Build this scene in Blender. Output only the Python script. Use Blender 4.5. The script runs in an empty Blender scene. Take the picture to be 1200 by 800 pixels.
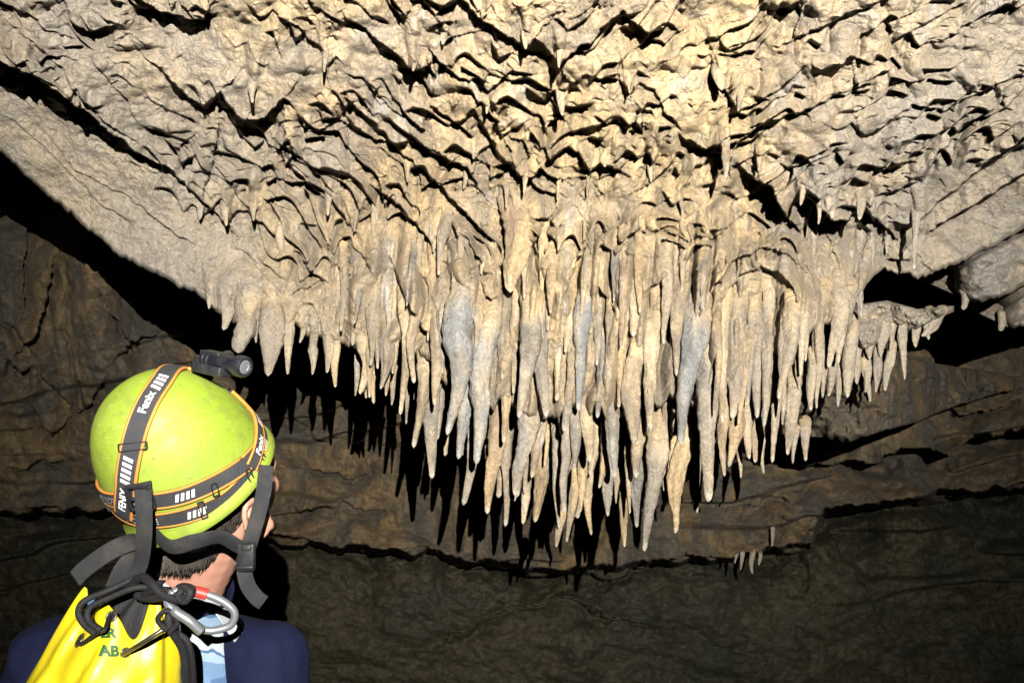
import bpy, bmesh, math, random
import numpy as np
from mathutils import Vector, Matrix, Quaternion
random.seed(7); RNG = np.random.default_rng(7)
scene = bpy.context.scene
COL = scene.collection
# ------------------------------------------------------------------ camera
W0, H0, FPX = 1200.0, 800.0, 867.0
TH = math.radians(12.0); CT, ST = math.cos(TH), math.sin(TH)
CAM = np.array([0.0, 0.0, 1.6])
def P(x, y, Z):
    """point of the cave seen at photo position x, y and Z metres along the view axis"""
    x = np.asarray(x, float); y = np.asarray(y, float); Z = np.asarray(Z, float)
    X = (x-600)/FPX*Z; Y = (400-y)/FPX*Z
    return np.stack([X+CAM[0], Z*CT-Y*ST+CAM[1], Z*ST+Y*CT+CAM[2]], -1)
def PV(x, y, Z): return Vector(P(x, y, Z).tolist())
cam = bpy.data.cameras.new('camera'); camo = bpy.data.objects.new('camera', cam); COL.objects.link(camo)
camo.location = CAM.tolist(); camo.rotation_euler = (math.pi/2+TH, 0, 0)
cam.sensor_width = 36; cam.lens = FPX/1200*36; cam.clip_start = .05; cam.clip_end = 200
scene.camera = camo
# ------------------------------------------------------------------ noise
def _h(i, j, k, s):
    n = (i*374761393 + j*668265263 + k*2147483647 % 4294967296 + s*1274126177) & 0xffffffff
    n = ((n ^ (n >> 13))*1274126177) & 0xffffffff
    n = ((n ^ (n >> 15))*2246822519) & 0xffffffff
    return ((n ^ (n >> 16)) & 0xffffff)/16777215.0
def vn(x, y, z=0.0, s=0):
    x, y, z = np.broadcast_arrays(np.asarray(x, float), np.asarray(y, float), np.asarray(z, float))
    xi, yi, zi = np.floor(x), np.floor(y), np.floor(z)
    fx, fy, fz = x-xi, y-yi, z-zi
    fx = fx*fx*fx*(fx*(fx*6-15)+10); fy = fy*fy*fy*(fy*(fy*6-15)+10); fz = fz*fz*fz*(fz*(fz*6-15)+10)
    xi = xi.astype(np.int64)+10000; yi = yi.astype(np.int64)+10000; zi = zi.astype(np.int64)+10000
    def L(a, b, t): return a+(b-a)*t
    r = []
    flat = np.all(z == 0)
    for dz in ((0,) if flat else (0, 1)):
        a = L(_h(xi, yi, zi+dz, s), _h(xi+1, yi, zi+dz, s), fx)
        b = L(_h(xi, yi+1, zi+dz, s), _h(xi+1, yi+1, zi+dz, s), fx)
        r.append(L(a, b, fy))
    return (r[0] if flat else L(r[0], r[1], fz))*2-1
def fbm(x, y, z=0.0, o=4, s=0, g=.5):
    t = 0; a = 1; n = 0
    for k in range(o):
        t = t+a*vn(x*2**k, y*2**k, np.asarray(z)*2**k, s+k*17); n += a; a *= g
    return t/n
def ridge(x, y, o=3, s=0):
    t = 0; a = 1; n = 0
    for k in range(o):
        t = t+a*(1-np.abs(vn(x*2**k, y*2**k, 0, s+k*13))*2); n += a; a *= .5
    return t/n
def cells(x, y, s=0):
    """distance to nearest feature point"""
    xi = np.floor(x).astype(np.int64); yi = np.floor(y).astype(np.int64)
    best = np.full(x.shape, 9.0)
    for dx in (-1, 0, 1):
        for dy in (-1, 0, 1):
            i, j = xi+dx+10000, yi+dy+10000
            px = i-10000+_h(i, j, 0, s+1); py = j-10000+_h(i, j, 0, s+2)
            best = np.minimum(best, (px-x)**2+(py-y)**2)
    return np.sqrt(best)
def sm(a, b, x):
    t = np.clip((x-a)/(b-a), 0, 1); return t*t*(3-2*t)
# ------------------------------------------------------------------ object helpers
def tag(o, label=None, cat=None, group=None, kind=None):
    if label: o['label'] = label
    if cat: o['category'] = cat
    if group: o['group'] = group
    if kind: o['kind'] = kind
    return o
def mesh_np(name, V, F, mat, parent=None, smooth=True):
    me = bpy.data.meshes.new(name)
    V = np.asarray(V, np.float32); F = np.asarray(F, np.int32)
    me.vertices.add(len(V)); me.vertices.foreach_set('co', V.ravel())
    me.loops.add(F.size); me.loops.foreach_set('vertex_index', F.ravel())
    me.polygons.add(len(F)); me.polygons.foreach_set('loop_start', np.arange(len(F), dtype=np.int32)*F.shape[1])
    me.polygons.foreach_set('loop_total', np.full(len(F), F.shape[1], np.int32))
    me.update(); me.validate()
    if smooth: me.polygons.foreach_set('use_smooth', np.ones(len(me.polygons), bool))
    me.materials.append(mat)
    o = bpy.data.objects.new(name, me); COL.objects.link(o)
    if parent: o.parent = parent
    return o
def obj(name, bm, mat, parent=None, smooth=True):
    me = bpy.data.meshes.new(name); bm.normal_update(); bm.to_mesh(me); bm.free()
    if smooth:
        for p in me.polygons: p.use_smooth = True
    if isinstance(mat, (list, tuple)):
        for m in mat: me.materials.append(m)
    else: me.materials.append(mat)
    o = bpy.data.objects.new(name, me); COL.objects.link(o)
    if parent: o.parent = parent
    return o
def empty(name, loc=(0, 0, 0)):
    o = bpy.data.objects.new(name, None); COL.objects.link(o); o.location = loc; o.empty_display_size = .1
    return o
def grid_faces(nr, nc, wrap=False, flip=False):
    r = np.arange(nr-1)[:, None]; n = nc if wrap else nc-1
    c = np.arange(n)[None, :]; c2 = (c+1) % nc
    f = np.stack([r*nc+c, r*nc+c2, (r+1)*nc+c2, (r+1)*nc+c], -1).reshape(-1, 4)
    return f[:, ::-1] if flip else f
# ------------------------------------------------------------------ materials
def newmat(name):
    m = bpy.data.materials.new(name); m.use_nodes = True; nt = m.node_tree
    for n in list(nt.nodes): nt.nodes.remove(n)
    out = nt.nodes.new('ShaderNodeOutputMaterial'); b = nt.nodes.new('ShaderNodeBsdfPrincipled')
    nt.links.new(b.outputs[0], out.inputs[0]); return m, nt, b
class G:
    def __init__(s, nt): s.nt = nt
    def n(s, t, **k):
        a = s.nt.nodes.new(t)
        for q, v in k.items():
            if q in a.inputs: a.inputs[q].default_value = v
            else: setattr(a, q, v)
        return a
    def l(s, a, b): s.nt.links.new(a, b)
    def noise(s, co, scale, detail=4, rough=.55, dist=0):
        a = s.n('ShaderNodeTexNoise'); s.l(co, a.inputs['Vector'])
        a.inputs['Scale'].default_value = scale; a.inputs['Detail'].default_value = detail
        a.inputs['Roughness'].default_value = rough; a.inputs['Distortion'].default_value = dist
        return a.outputs['Fac']
    def ramp(s, fac, stops, interp='LINEAR'):
        r = s.n('ShaderNodeValToRGB'); s.l(fac, r.inputs[0]); cr = r.color_ramp; cr.interpolation = interp
        while len(cr.elements) < len(stops): cr.elements.new(.5)
        for e, (p, c) in zip(cr.elements, stops):
            e.position = p; e.color = (c, c, c, 1) if isinstance(c, (int, float)) else (*c, 1)
        return r.outputs[0]
    def mix(s, fac, a, b, mode='MIX'):
        m = s.n('ShaderNodeMix'); m.data_type = 'RGBA'; m.blend_type = mode
        for v, i in ((fac, 0), (a, 6), (b, 7)):
            if isinstance(v, (int, float)): m.inputs[i].default_value = v
            elif isinstance(v, tuple): m.inputs[i].default_value = (*v, 1)
            else: s.l(v, m.inputs[i])
        return m.outputs[2]
    def math(s, op, a, b=0.0):
        m = s.n('ShaderNodeMath', operation=op)
        for v, i in ((a, 0), (b, 1)):
            if isinstance(v, (int, float)): m.inputs[i].default_value = v
            else: s.l(v, m.inputs[i])
        return m.outputs[0]
def rock(name, c1, c2, c3, along=False, blue=0.0, patch=2.2, specks=.6, bump=1.0, rough=.6, streak=False, side=False, white=.6):
    m, nt, b = newmat(name); g = G(nt)
    co = g.n('ShaderNodeNewGeometry').outputs['Position']
    if streak:
        mp = g.n('ShaderNodeMapping'); g.l(co, mp.inputs[0]); mp.inputs['Scale'].default_value = (1, 1, .35); cs = mp.outputs[0]
    else: cs = co
    big = g.noise(cs, patch, 5, .6, .4)
    col = g.ramp(big, [(.39, c3), (.49, c1), (.58, c2)])
    mid = g.noise(cs, 17, 6, .65, .3)
    col = g.mix(g.ramp(mid, [(.40, 0.0), (.64, .75)]), col, tuple(v*.52 for v in c3))
    wh = g.noise(cs, 9, 6, .7)
    col = g.mix(g.ramp(wh, [(.56, 0.0), (.70, white)]), col, (.52, .50, .47))
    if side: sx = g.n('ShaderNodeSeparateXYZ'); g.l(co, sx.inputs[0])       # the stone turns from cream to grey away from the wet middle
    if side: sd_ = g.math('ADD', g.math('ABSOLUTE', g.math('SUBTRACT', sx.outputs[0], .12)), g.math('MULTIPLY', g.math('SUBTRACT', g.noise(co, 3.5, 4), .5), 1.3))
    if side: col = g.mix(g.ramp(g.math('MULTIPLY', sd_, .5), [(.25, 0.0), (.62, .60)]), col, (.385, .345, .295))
    if along:     # the stem keeps the colour of the ceiling it grows from
        at = g.n('ShaderNodeAttribute'); at.attribute_name = 'along'
        fb = g.ramp(big, [(.34, (.40, .325, .235)), (.48, (.50, .37, .215)), (.62, (.60, .44, .235))])
        f = g.math('ADD', at.outputs['Fac'], g.math('MULTIPLY', g.math('SUBTRACT', mid, .5), .5))
        col = g.mix(g.ramp(f, [(.06, 0.0), (.34, 1.0)]), fb, col)
        tipf = g.ramp(at.outputs['Fac'], [(.93, 0.0), (.99, .45)]); col = g.mix(tipf, col, (.72, .68, .58))
    if blue:
        bl = g.noise(co, 5.0, 3, .5)
        col = g.mix(g.ramp(bl, [(.42, 0.0), (.62, blue)]), col, (.30, .32, .345))
    fine = g.noise(co, 95, 5, .75)
    col = g.mix(.55, col, g.ramp(fine, [(.41, .36), (.59, .84)]), 'MULTIPLY')
    col = g.mix(1.0, col, (1.45, 1.45, 1.45), 'MULTIPLY')
    vo = g.n('ShaderNodeTexVoronoi'); g.l(co, vo.inputs['Vector']); vo.inputs['Scale'].default_value = 60
    gate = g.ramp(g.noise(co, 12, 3), [(.5, 0.0), (.6, 1.0)])
    sp = g.math('MULTIPLY', g.ramp(vo.outputs['Distance'], [(.10, 1.0), (.2, 0.0)]), gate)
    col = g.mix(g.math('MULTIPLY', sp, specks), col, (.85, .84, .80))
    g.l(col, b.inputs['Base Color'])
    r = g.ramp(g.noise(co, 24, 4, .6), [(.35, rough-.22), (.65, rough+.15)]); g.l(r, b.inputs['Roughness'])
    h = g.math('ADD', g.math('MULTIPLY', g.noise(co, 38, 7, .68, .5), 1.0), g.math('MULTIPLY', g.noise(co, 150, 4, .7), .5))
    h = g.math('ADD', h, g.math('MULTIPLY', sp, .25))
    bp = g.n('ShaderNodeBump'); bp.inputs['Strength'].default_value = min(1, .85*bump); bp.inputs['Distance'].default_value = .028*bump
    g.l(h, bp.inputs['Height']); g.l(bp.outputs[0], b.inputs['Normal'])
    b.inputs['Specular IOR Level'].default_value = .5
    return m
M = {}
M['flow'] = rock('flowstone_cream', (.48, .355, .21), (.60, .44, .235), (.33, .265, .19), blue=.12, specks=.7, streak=True, side=True)
M['cream'] = rock('stalactite_cream', (.45, .35, .225), (.54, .43, .28), (.30, .245, .185), along=True, patch=8, specks=.15, bump=.95, rough=.5, streak=True, side=True)
M['yellow'] = rock('stalactite_amber', (.49, .355, .20), (.55, .41, .235), (.34, .25, .165), along=True, patch=8, specks=.1, bump=.95, rough=.45, streak=True, side=True)
M['grey'] = rock('stalactite_grey', (.34, .295, .24), (.43, .35, .255), (.24, .215, .185), along=True, patch=8, specks=.1, bump=.95, rough=.5, streak=True, side=True)
M['blue'] = rock('stalactite_blue_grey', (.31, .295, .27), (.41, .345, .255), (.235, .235, .23), blue=.2, white=.15, along=True, patch=8, specks=.1, bump=.95, rough=.5, streak=True, side=True)
M['brown'] = rock('stalactite_brown', (.40, .31, .21), (.46, .34, .2), (.33, .28, .22), along=True, patch=8, specks=.1, bump=.95, rough=.5, streak=True, side=True)
M['wall'] = rock('cave_wall_brown', (.205, .16, .105), (.28, .19, .09), (.125, .112, .09), streak=True, patch=3.0, specks=.0, bump=1.2, rough=.75, white=.05)
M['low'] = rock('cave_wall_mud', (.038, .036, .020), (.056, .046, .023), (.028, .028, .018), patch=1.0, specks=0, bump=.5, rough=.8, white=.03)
M['slab'] = rock('slab_grey', (.36, .30, .235), (.40, .32, .23), (.31, .28, .25), blue=.05, specks=.35, bump=.9)
# ------------------------------------------------------------------ ceiling relief
def pl(x, pts):
    a = np.array(pts, float); return np.interp(x, a[:, 0], a[:, 1])
YB = [(-420,-60),(-100,105),(0,180),(30,207),(60,235),(95,262),(130,292),(165,312),(200,330),(230,346),(250,360),(262,372),
 (285,384),(310,384),(330,386),(345,378),(360,394),(400,404),(420,408),(440,412),(460,404),(480,408),(500,430),(540,462),(600,478),
 (650,486),(700,486),(760,480),(800,470),(840,455),(870,440),(900,420),(940,398),(960,385),(990,368),(1005,350),(1020,330),(1035,316),
 (1060,322),(1075,327),(1100,319),(1150,297),(1200,268),(1300,222),(1620,60)]
def LN(w, *p): return (w, p)
LINES = [
 LN([26,26,25,21,15,9,6,5,5,5,5,6,5,5],(-60,50),(0,72),(45,93),(90,123),(130,155),(170,184),(200,197),(235,232),(264,262),(276,247),(290,246),(320,274),(333,282),(340,284)),
 LN(5,(339,283),(365,315),(392,336)), LN(5,(-20,-8),(30,15),(60,35),(85,47),(92,44)), LN(9,(70,-20),(85,25),(100,36),(120,33),(143,24)),
 LN(13,(150,-8),(190,14),(225,22),(240,20),(247,-5)), LN(3,(0,17),(35,45),(75,80),(85,105),(110,130),(135,150),(165,170)),
 LN([3,4,5,6,9,6,8,12,12,7,6],(110,62),(150,40),(175,72),(190,80),(215,110),(240,128),(258,108),(282,138),(310,140),(333,113),(350,133)),
 LN(5,(345,130),(372,152),(400,140)), LN(3,(140,30),(165,50),(180,55),(200,70),(215,60),(235,66)), LN(4,(250,30),(275,52),(290,50),(300,72),(312,78),(325,65)),
 LN(4,(285,-5),(305,22),(320,13),(345,28),(380,60),(384,80),(392,66),(410,78)), LN(6,(258,110),(275,143),(285,148),(294,128)),
 LN(4,(310,150),(330,170),(360,190),(400,232)), LN(6,(325,165),(350,205),(378,232),(388,236)), LN(3,(198,187),(215,165),(240,150)), LN(3,(100,55),(120,85),(150,118),(168,160)),
 LN(3,(40,60),(95,70),(105,58)), LN(2.5,(170,95),(195,130),(200,165),(225,190)), LN(3,(240,180),(262,205),(285,238),(298,248),(310,235)),
 LN(5,(446,-8),(472,20),(486,4)), LN([6,6,6,8,12,9,6,7,8,7,9,9,6,11,12,9,7],(490,-10),(510,18),(520,5),(540,-2),(560,20),(590,38),(617,57),(628,43),(655,78),(670,62),(690,50),(715,25),(730,12),(745,28),(760,38),(778,33),(800,-5)),
 LN([5,6,8,10,10,5,6,5,6,5,5,6],(395,10),(430,36),(465,65),(480,80),(495,80),(510,66),(530,86),(548,95),(562,88),(570,105),(600,84),(642,90)),
 LN(5,(635,92),(645,110),(657,130),(668,102),(690,84),(703,92),(725,87),(738,108),(750,98),(768,104),(780,130),(803,155)),
 LN(6,(398,108),(430,138),(467,172),(509,210),(542,244),(585,290)), LN(4,(396,84),(425,90),(440,105),(455,125),(470,135),(485,122),(500,135)),
 LN(5,(497,115),(530,142),(540,143),(555,128),(568,150),(573,158),(580,143),(588,158),(600,150),(622,138)),
 LN(6,(475,150),(500,175),(520,183),(545,195),(553,206),(560,180),(575,166),(585,178),(612,208),(625,205),(640,190),(668,170),(678,178),(690,200),(705,190),(725,198),(742,206)),
 LN(2.5,(612,140),(625,160),(640,187)), LN(4,(688,130),(710,145),(720,138),(735,150),(745,128),(760,128),(775,152)), LN(7,(398,124),(420,150),(440,163),(470,170)),
 LN(3,(396,188),(415,180),(430,180),(445,200),(455,180)), LN(3,(404,230),(415,268),(425,240),(436,252),(440,278)), LN(6,(430,212),(470,240),(500,276),(508,288),(518,262),(530,260),(550,298),(556,315)),
 LN(6,(600,300),(618,297),(636,268),(650,282),(655,310)), LN(5,(657,360),(676,306),(695,272),(708,266)), LN(4,(706,321),(725,295),(744,270),(760,262)),
 LN(5,(800,68),(815,64),(833,64),(845,98),(864,128),(885,119),(912,106),(935,85),(948,70)), LN(5,(835,35),(855,60),(870,56),(895,20),(905,-5)), LN(6,(900,12),(930,4),(950,-10)),
 LN(5,(900,58),(930,45),(965,30),(1000,12),(1050,-6)), LN([4,7,9,6,4],(945,72),(960,81),(985,76),(996,63),(1030,77)), LN(5,(868,152),(890,143),(925,135),(955,125),(980,110),(1010,100),(1035,85),(1052,72)),
 LN(4,(1035,52),(1070,35),(1092,24),(1115,10),(1140,-4)), LN(5,(1088,45),(1105,48),(1130,30),(1165,12),(1210,-8)), LN(3,(960,140),(978,152),(1000,144),(1012,160),(1045,140),(1070,123),(1105,130),(1138,112),(1180,95),(1220,70)),
 LN([6,7,9,6,8,8,6,4],(790,150),(825,177),(842,168),(850,190),(866,168),(885,150),(905,140),(932,132)), LN([6,12,16,18,14,10],(858,186),(882,206),(905,222),(916,246),(926,262),(945,262)),
 LN([8,15,17,16,9,5],(938,212),(955,238),(975,258),(996,258),(1008,240),(1020,230)), LN(4,(1018,232),(1044,225),(1077,208),(1100,185),(1130,143),(1175,128),(1215,90)),
 LN(3,(1010,190),(1030,200),(1060,190),(1085,170),(1105,150)), LN(4,(910,190),(925,200),(945,186),(975,170),(1000,165)), LN(3,(880,160),(888,196),(895,182),(908,194)),
 LN([6,8,7,7,8,9,9],(1038,258),(1068,264),(1088,247),(1110,228),(1140,202),(1170,182),(1230,142)), LN([4,9,10,9,10],(1080,288),(1096,264),(1140,240),(1200,203),(1260,165)),
 LN(2.5,(0,130),(50,170),(80,200),(120,240),(160,265)), LN(2.5,(50,150),(90,200),(150,230),(190,262),(235,292)), LN(2,(140,175),(155,190),(185,205),(215,238)),
 LN(5,(752,346),(774,329),(800,306),(826,272),(852,266),(868,284)), LN(5,(806,381),(822,370),(849,347),(875,317),(905,295),(930,282)), LN(4,(758,274),(790,261),(820,248)), LN(5,(932,285),(948,318),(960,345)),
 LN(6,(456,296),(471,344),(497,385),(520,408)), LN(5,(395,300),(402,330),(412,352)), LN(4,(535,262),(560,300),(575,330)), LN(4,(770,215),(790,240),(800,232),(820,236)), LN(3,(690,210),(700,232),(712,215)),
 LN(8,(843,384),(850,345),(868,322),(890,313),(912,318),(930,338),(938,372)), LN(7,(820,374),(838,335),(862,302),(893,289),(925,298),(950,325)), LN(4,(862,372),(872,350),(890,341),(908,350),(915,370)), LN(3,(480,285),(495,320),(510,360)), LN(5,(960,262),(975,285),(985,310),(990,340)), LN(4,(395,270),(425,300),(440,330)), LN(3,(340,285),(352,262),(372,262),(380,300)),
 LN(3,(300,300),(322,318),(330,300)), LN(3,(880,285),(900,262),(925,270)), LN(4,(560,322),(575,352),(590,345)), LN(5,(700,330),(712,352),(722,340)),
]
def line_relief(x, y, Z, lines, kk, rec=4.2, lip=.30, chord=True):
    dz = np.zeros_like(Z)
    for w, pts in lines:
        pts = np.array(pts, float); n = len(pts)
        w = np.full(n, float(w)) if np.isscalar(w) else np.array(w, float)
        wm = w.max(); R = 4.0*max(rec*wm, 16)
        x0, x1 = pts[:, 0].min()-R*.5, pts[:, 0].max()+R*.5; y0, y1 = pts[:, 1].min()-R*.5, pts[:, 1].max()+R
        msk = (x > x0) & (x < x1) & (y > y0) & (y < y1)
        if not msk.any(): continue
        px, py = x[msk], y[msk]
        bd = np.full(px.shape, 1e9); sg = np.ones(px.shape); ww = np.zeros(px.shape); al = np.zeros(px.shape)
        seg = np.hypot(*(pts[1:]-pts[:-1]).T); cum = np.r_[0, np.cumsum(seg)]; tot = cum[-1]
        for i in range(n-1):
            a, b = pts[i], pts[i+1]; d = b-a; L2 = (d**2).sum()
            t = ((px-a[0])*d[0]+(py-a[1])*d[1])/L2; tc = np.clip(t, 0, 1)
            qx, qy = a[0]+tc*d[0], a[1]+tc*d[1]
            dd = np.hypot(px-qx, py-qy); cr = d[0]*(py-a[1])-d[1]*(px-a[0])
            s = np.where(cr*(1 if d[0] >= 0 else -1) > 0, 1, -1)
            if abs(d[0]) < 1e-3: s = np.where(px > a[0], 1, -1)
            k = dd < bd-1e-6
            bd = np.where(k, dd, bd); sg = np.where(k, s, sg); ww = np.where(k, w[i]+(w[i+1]-w[i])*tc, ww); al = np.where(k, cum[i]+tc*seg[i], al)
        tap = np.minimum(1, np.minimum(al, tot-al)/min(22, tot*.3)+.02)
        ww = ww*tap; Rr = np.maximum(rec*ww, 13)
        D = ww/kk[msk]
        below = D*np.exp(-np.maximum(bd-ww*.7, 0)/Rr)*np.clip(bd/1.2, 0, 1)
        above = -lip*D*np.exp(-bd/np.maximum(ww*1.5, 8))*np.clip(1, 0, 1)
        c = np.where(sg > 0, below-lip*D*np.exp(-bd/np.maximum(ww*1.5, 8))*0, above)
        old = dz[msk]
        dz[msk] = np.where((c > 0) & (old > 0), np.maximum(old, c)+.25*np.minimum(old, c), old+c)
    return dz
STD = [ # left fringe above the lamp
 (246,346,245,362,10,'cream'),(265,358,262,387,15,'cream'),(287,378,279,414,22,'cream',0,.5),(300,380,300,402,7,'cream'),(319,368,314,441,25,'cream'),
 (339,380,337,439,13,'cream'),(369,398,366,439,10,'cream'),(383,394,383,437,12,'cream'),(394,400,393,454,11,'yellow'),(353,392,351,402,7,'cream'),
 (331,268,330,302,11,'cream'),(386,226,384,253,9,'cream'),(440,236,438,280,8,'cream'),(395,316,394,357,11,'cream'),(417,300,413,405,21,'cream'),
 # left shoulder
 (425,395,422,462,22,'cream'),(438,420,438,473,12,'yellow',1),(430,430,429,467,7,'cream',1),(455,352,450,409,11,'cream'),(437,340,434,429,16,'cream'),
 (453,400,446,456,15,'cream'),(456,430,452,464,8,'cream',1),(472,355,474,394,7,'cream'),(464,400,460,438,9,'cream'),(474,378,469,486,16,'cream'),
 (487,370,485,449,15,'cream',0),(513,395,509,475,15,'cream'),(494,272,490,338,14,'cream'),(523,258,514,323,13,'cream'),(542,275,540,316,8,'cream'),
 (418,420,416,464,6,'brown',2),(462,440,459,475,6,'brown',2),(478,430,476,497,7,'brown',2),
 # centre left, grey columns
 (499,395,485,525,23,'cream',1),(508,440,506,561,22,'grey',2),(543,345,524,510,31,'blue'),(551,420,537,538,20,'blue',1),(575,385,558,544,28,'blue'),
 (556,470,543,592,20,'grey',2),(522,500,521,534,7,'cream',2),(580,480,571,602,21,'yellow',2),(594,410,590,519,15,'yellow',1),(595,500,592,617,17,'cream',2),
 (612,540,613,614,15,'cream',3),(634,530,627,612,18,'yellow',3),(619,470,605,583,28,'grey',1),(631,480,623,560,18,'brown',2),(620,385,608,490,24,'grey'),
 (638,370,640,489,22,'grey'),(640,490,638,546,9,'yellow',2),(671,385,661,506,18,'cream'),(690,355,678,482,19,'blue'),(704,410,700,490,17,'grey'),
 (691,455,691,542,20,'cream',1),(729,400,725,478,15,'yellow'),(748,430,742,520,24,'cream'),(658,480,661,601,20,'grey',1),(650,500,655,619,13,'grey',2),
 (675,490,673,549,13,'grey',1),(671,575,664,635,11,'brown',2),(657,600,652,641,9,'brown',2),(684,540,680,600,13,'yellow',2),(693,560,693,627,13,'brown',3),
 (708,515,702,572,12,'yellow',2),(721,455,720,560,26,'grey',1),(719,540,712,605,13,'grey',2),(708,550,708,599,9,'grey',3),(736,545,738,602,9,'yellow',2),
 (733,580,732,641,11,'yellow',3),(752,540,746,618,19,'grey',2),(770,520,755,646,24,'grey',1),(783,450,781,542,13,'brown',2),(768,385,762,506,26,'cream'),
 (756,460,745,560,21,'cream',1),(816,380,797,521,32,'blue'),(829,400,830,588,30,'grey'),(799,545,791,625,19,'yellow',1),(789,540,784,589,10,'cream',2),
 (803,500,801,561,9,'cream',1),(815,510,817,601,10,'grey',2),(779,545,778,575,7,'brown',2),(722,560,722,590,6,'brown',3),
 # centre, upper drips
 (603,250,598,343,30,'yellow'),(597,340,591,401,13,'cream',1),(576,288,571,334,13,'cream'),(564,298,564,322,8,'cream'),(556,318,555,349,9,'cream'),
 (585,308,584,339,8,'cream'),(645,310,642,388,12,'cream'),(662,300,656,356,22,'cream'),(669,325,655,373,12,'cream',1),(688,318,681,369,10,'cream'),
 (695,275,693,337,11,'cream'),(687,310,684,371,9,'cream',1),(716,345,719,367,8,'cream'),(731,365,733,391,9,'cream'),(746,325,742,395,23,'cream'),
 (716,375,710,423,15,'cream'),(798,345,793,441,17,'cream'),(827,318,824,363,9,'grey'),(623,296,618,395,22,'cream',1),(532,320,530,360,9,'cream'),(655,390,652,470,17,'cream',1),
 (777,340,776,352,7,'cream'),(770,344,769,354,6,'cream'),(575,350,574,400,14,'cream',1),
 # right curtain
 (849,380,847,496,16,'cream'),(866,370,858,491,19,'cream'),(886,380,887,490,18,'cream'),(873,430,867,482,11,'cream',1),(850,490,849,558,13,'yellow',1),
 (862,485,854,547,17,'yellow',1),(868,520,868,560,7,'cream',2),(877,480,878,538,12,'cream',1),(887,485,885,542,13,'yellow',2),(894,510,895,555,8,'cream',2),
 (900,480,901,526,11,'cream',1),(902,400,895,500,14,'cream',0),(914,450,905,542,14,'cream',1),(918,465,917,498,7,'cream',1),(930,455,923,533,15,'cream',1),(924,385,912,468,18,'cream'),
 (938,415,937,456,11,'cream'),(950,435,950,481,10,'cream'),(944,500,944,540,11,'brown',2),(932,510,929,543,9,'brown',2),(904,340,896,403,15,'cream',0,.5),
 (928,365,920,435,17,'cream'),(980,350,971,431,19,'cream'),(991,352,982,426,15,'cream'),(998,395,993,466,15,'cream',0),(964,350,953,421,16,'cream'),
 (941,370,938,440,10,'cream'),(962,420,964,466,10,'cream',1),(979,425,971,464,10,'cream',1),(982,435,982,477,7,'cream',1),(876,488,872,520,8,'cream',2),
 (951,268,952,306,11,'cream'),(966,300,963,345,12,'cream'),(1010,330,1009,372,12,'grey'),(1007,268,1008,306,11,'cream'),(1012,305,1007,332,9,'cream'),
 (1022,283,1018,328,10,'cream'),(995,296,995,317,8,'cream'),(1041,275,1039,298,7,'cream'),(1076,250,1071,316,14,'grey'),(975,290,976,330,11,'cream'),
 (935,300,933,335,9,'cream'),(916,250,916,278,9,'cream'),(870,256,870,286,9,'cream'),
 # ceiling teeth
 (659,106,659,136,11,'cream'),(616,192,614,227,9,'cream'),(594,210,593,244,8,'cream'),(655,202,653,235,8,'cream'),(689,202,688,230,8,'cream'),
 (544,196,543,222,8,'cream'),(562,196,560,226,7,'cream'),(555,160,555,187,9,'cream'),(571,108,570,134,8,'cream'),(851,170,850,209,9,'cream'),
 (888,172,889,201,8,'cream'),(938,215,938,241,9,'cream'),(959,236,959,263,8,'cream'),(976,232,976,256,12,'cream'),(1008,232,1007,258,11,'cream'),
 (296,92,296,121,10,'cream'),(381,58,380,85,8,'cream'),(266,240,265,265,12,'cream'),(235,238,234,258,8,'cream'),(298,238,297,259,9,'cream'),
 (616,36,616,58,9,'cream'),(655,58,655,80,10,'cream'),(845,80,846,106,13,'cream'),(864,108,865,131,11,'cream'),(736,88,738,110,8,'cream'),(708,175,709,196,9,'cream'),
 (484,62,484,84,10,'cream'),(508,278,508,296,9,'cream'),(478,192,478,214,8,'cream'),(415,248,415,272,8,'cream'),(724,205,724,226,7,'cream'),(763,190,763,214,8,'cream'),(800,225,800,250,8,'cream'),
]
fr = random.Random(5); FILL = []; MIDT = []
YB = [(-420,-60),(-100,105),(0,180),(30,207),(60,235),(95,262),(130,292),(165,312),(200,330),(230,346),(250,360),(262,372),
 (285,384),(310,384),(330,386),(345,378),(360,394),(400,404),(420,408),(440,412),(460,404),(480,408),(500,430),(540,462),(600,478),
 (650,486),(700,486),(760,480),(800,470),(840,455),(870,440),(900,420),(940,398),(960,385),(990,368),(1005,350),(1020,330),(1035,316),
 (1060,322),(1075,327),(1100,319),(1150,297),(1200,268),(1300,222),(1620,60)]
def pl(x, pts):
    a = np.array(pts, float); return np.interp(x, a[:, 0], a[:, 1])
env = [(470,470),(500,530),(540,560),(580,600),(620,600),(660,625),(720,620),(760,625),(800,590),(840,575),(880,545),(920,535),(960,500)]
for i in range(48):
    x = 474+i*10.0+fr.uniform(-3, 3); yt = float(pl(x, YB))-10
    FILL.append((x+fr.uniform(0, 8), yt, x, float(pl(x, env))-fr.uniform(12, 95), fr.uniform(11, 19), fr.choice(['brown', 'grey', 'cream', 'brown']), 0))
for i in range(40):      # slim ones whose roots start high up in the folds
    x = 400+i*14.4+fr.uniform(-5, 5); yt = fr.uniform(275, 405)+(25 if x < 470 else 0)
    if 835 < x < 945 and yt < 375: yt += 70
    MIDT.append((x+fr.uniform(0, 5), yt, x, yt+fr.uniform(34, 105), fr.uniform(8, 15), fr.choice(['cream', 'cream', 'yellow', 'brown', 'grey']), 0))
LH = .42       # the photographer's head lamp is this far above the phone
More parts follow.
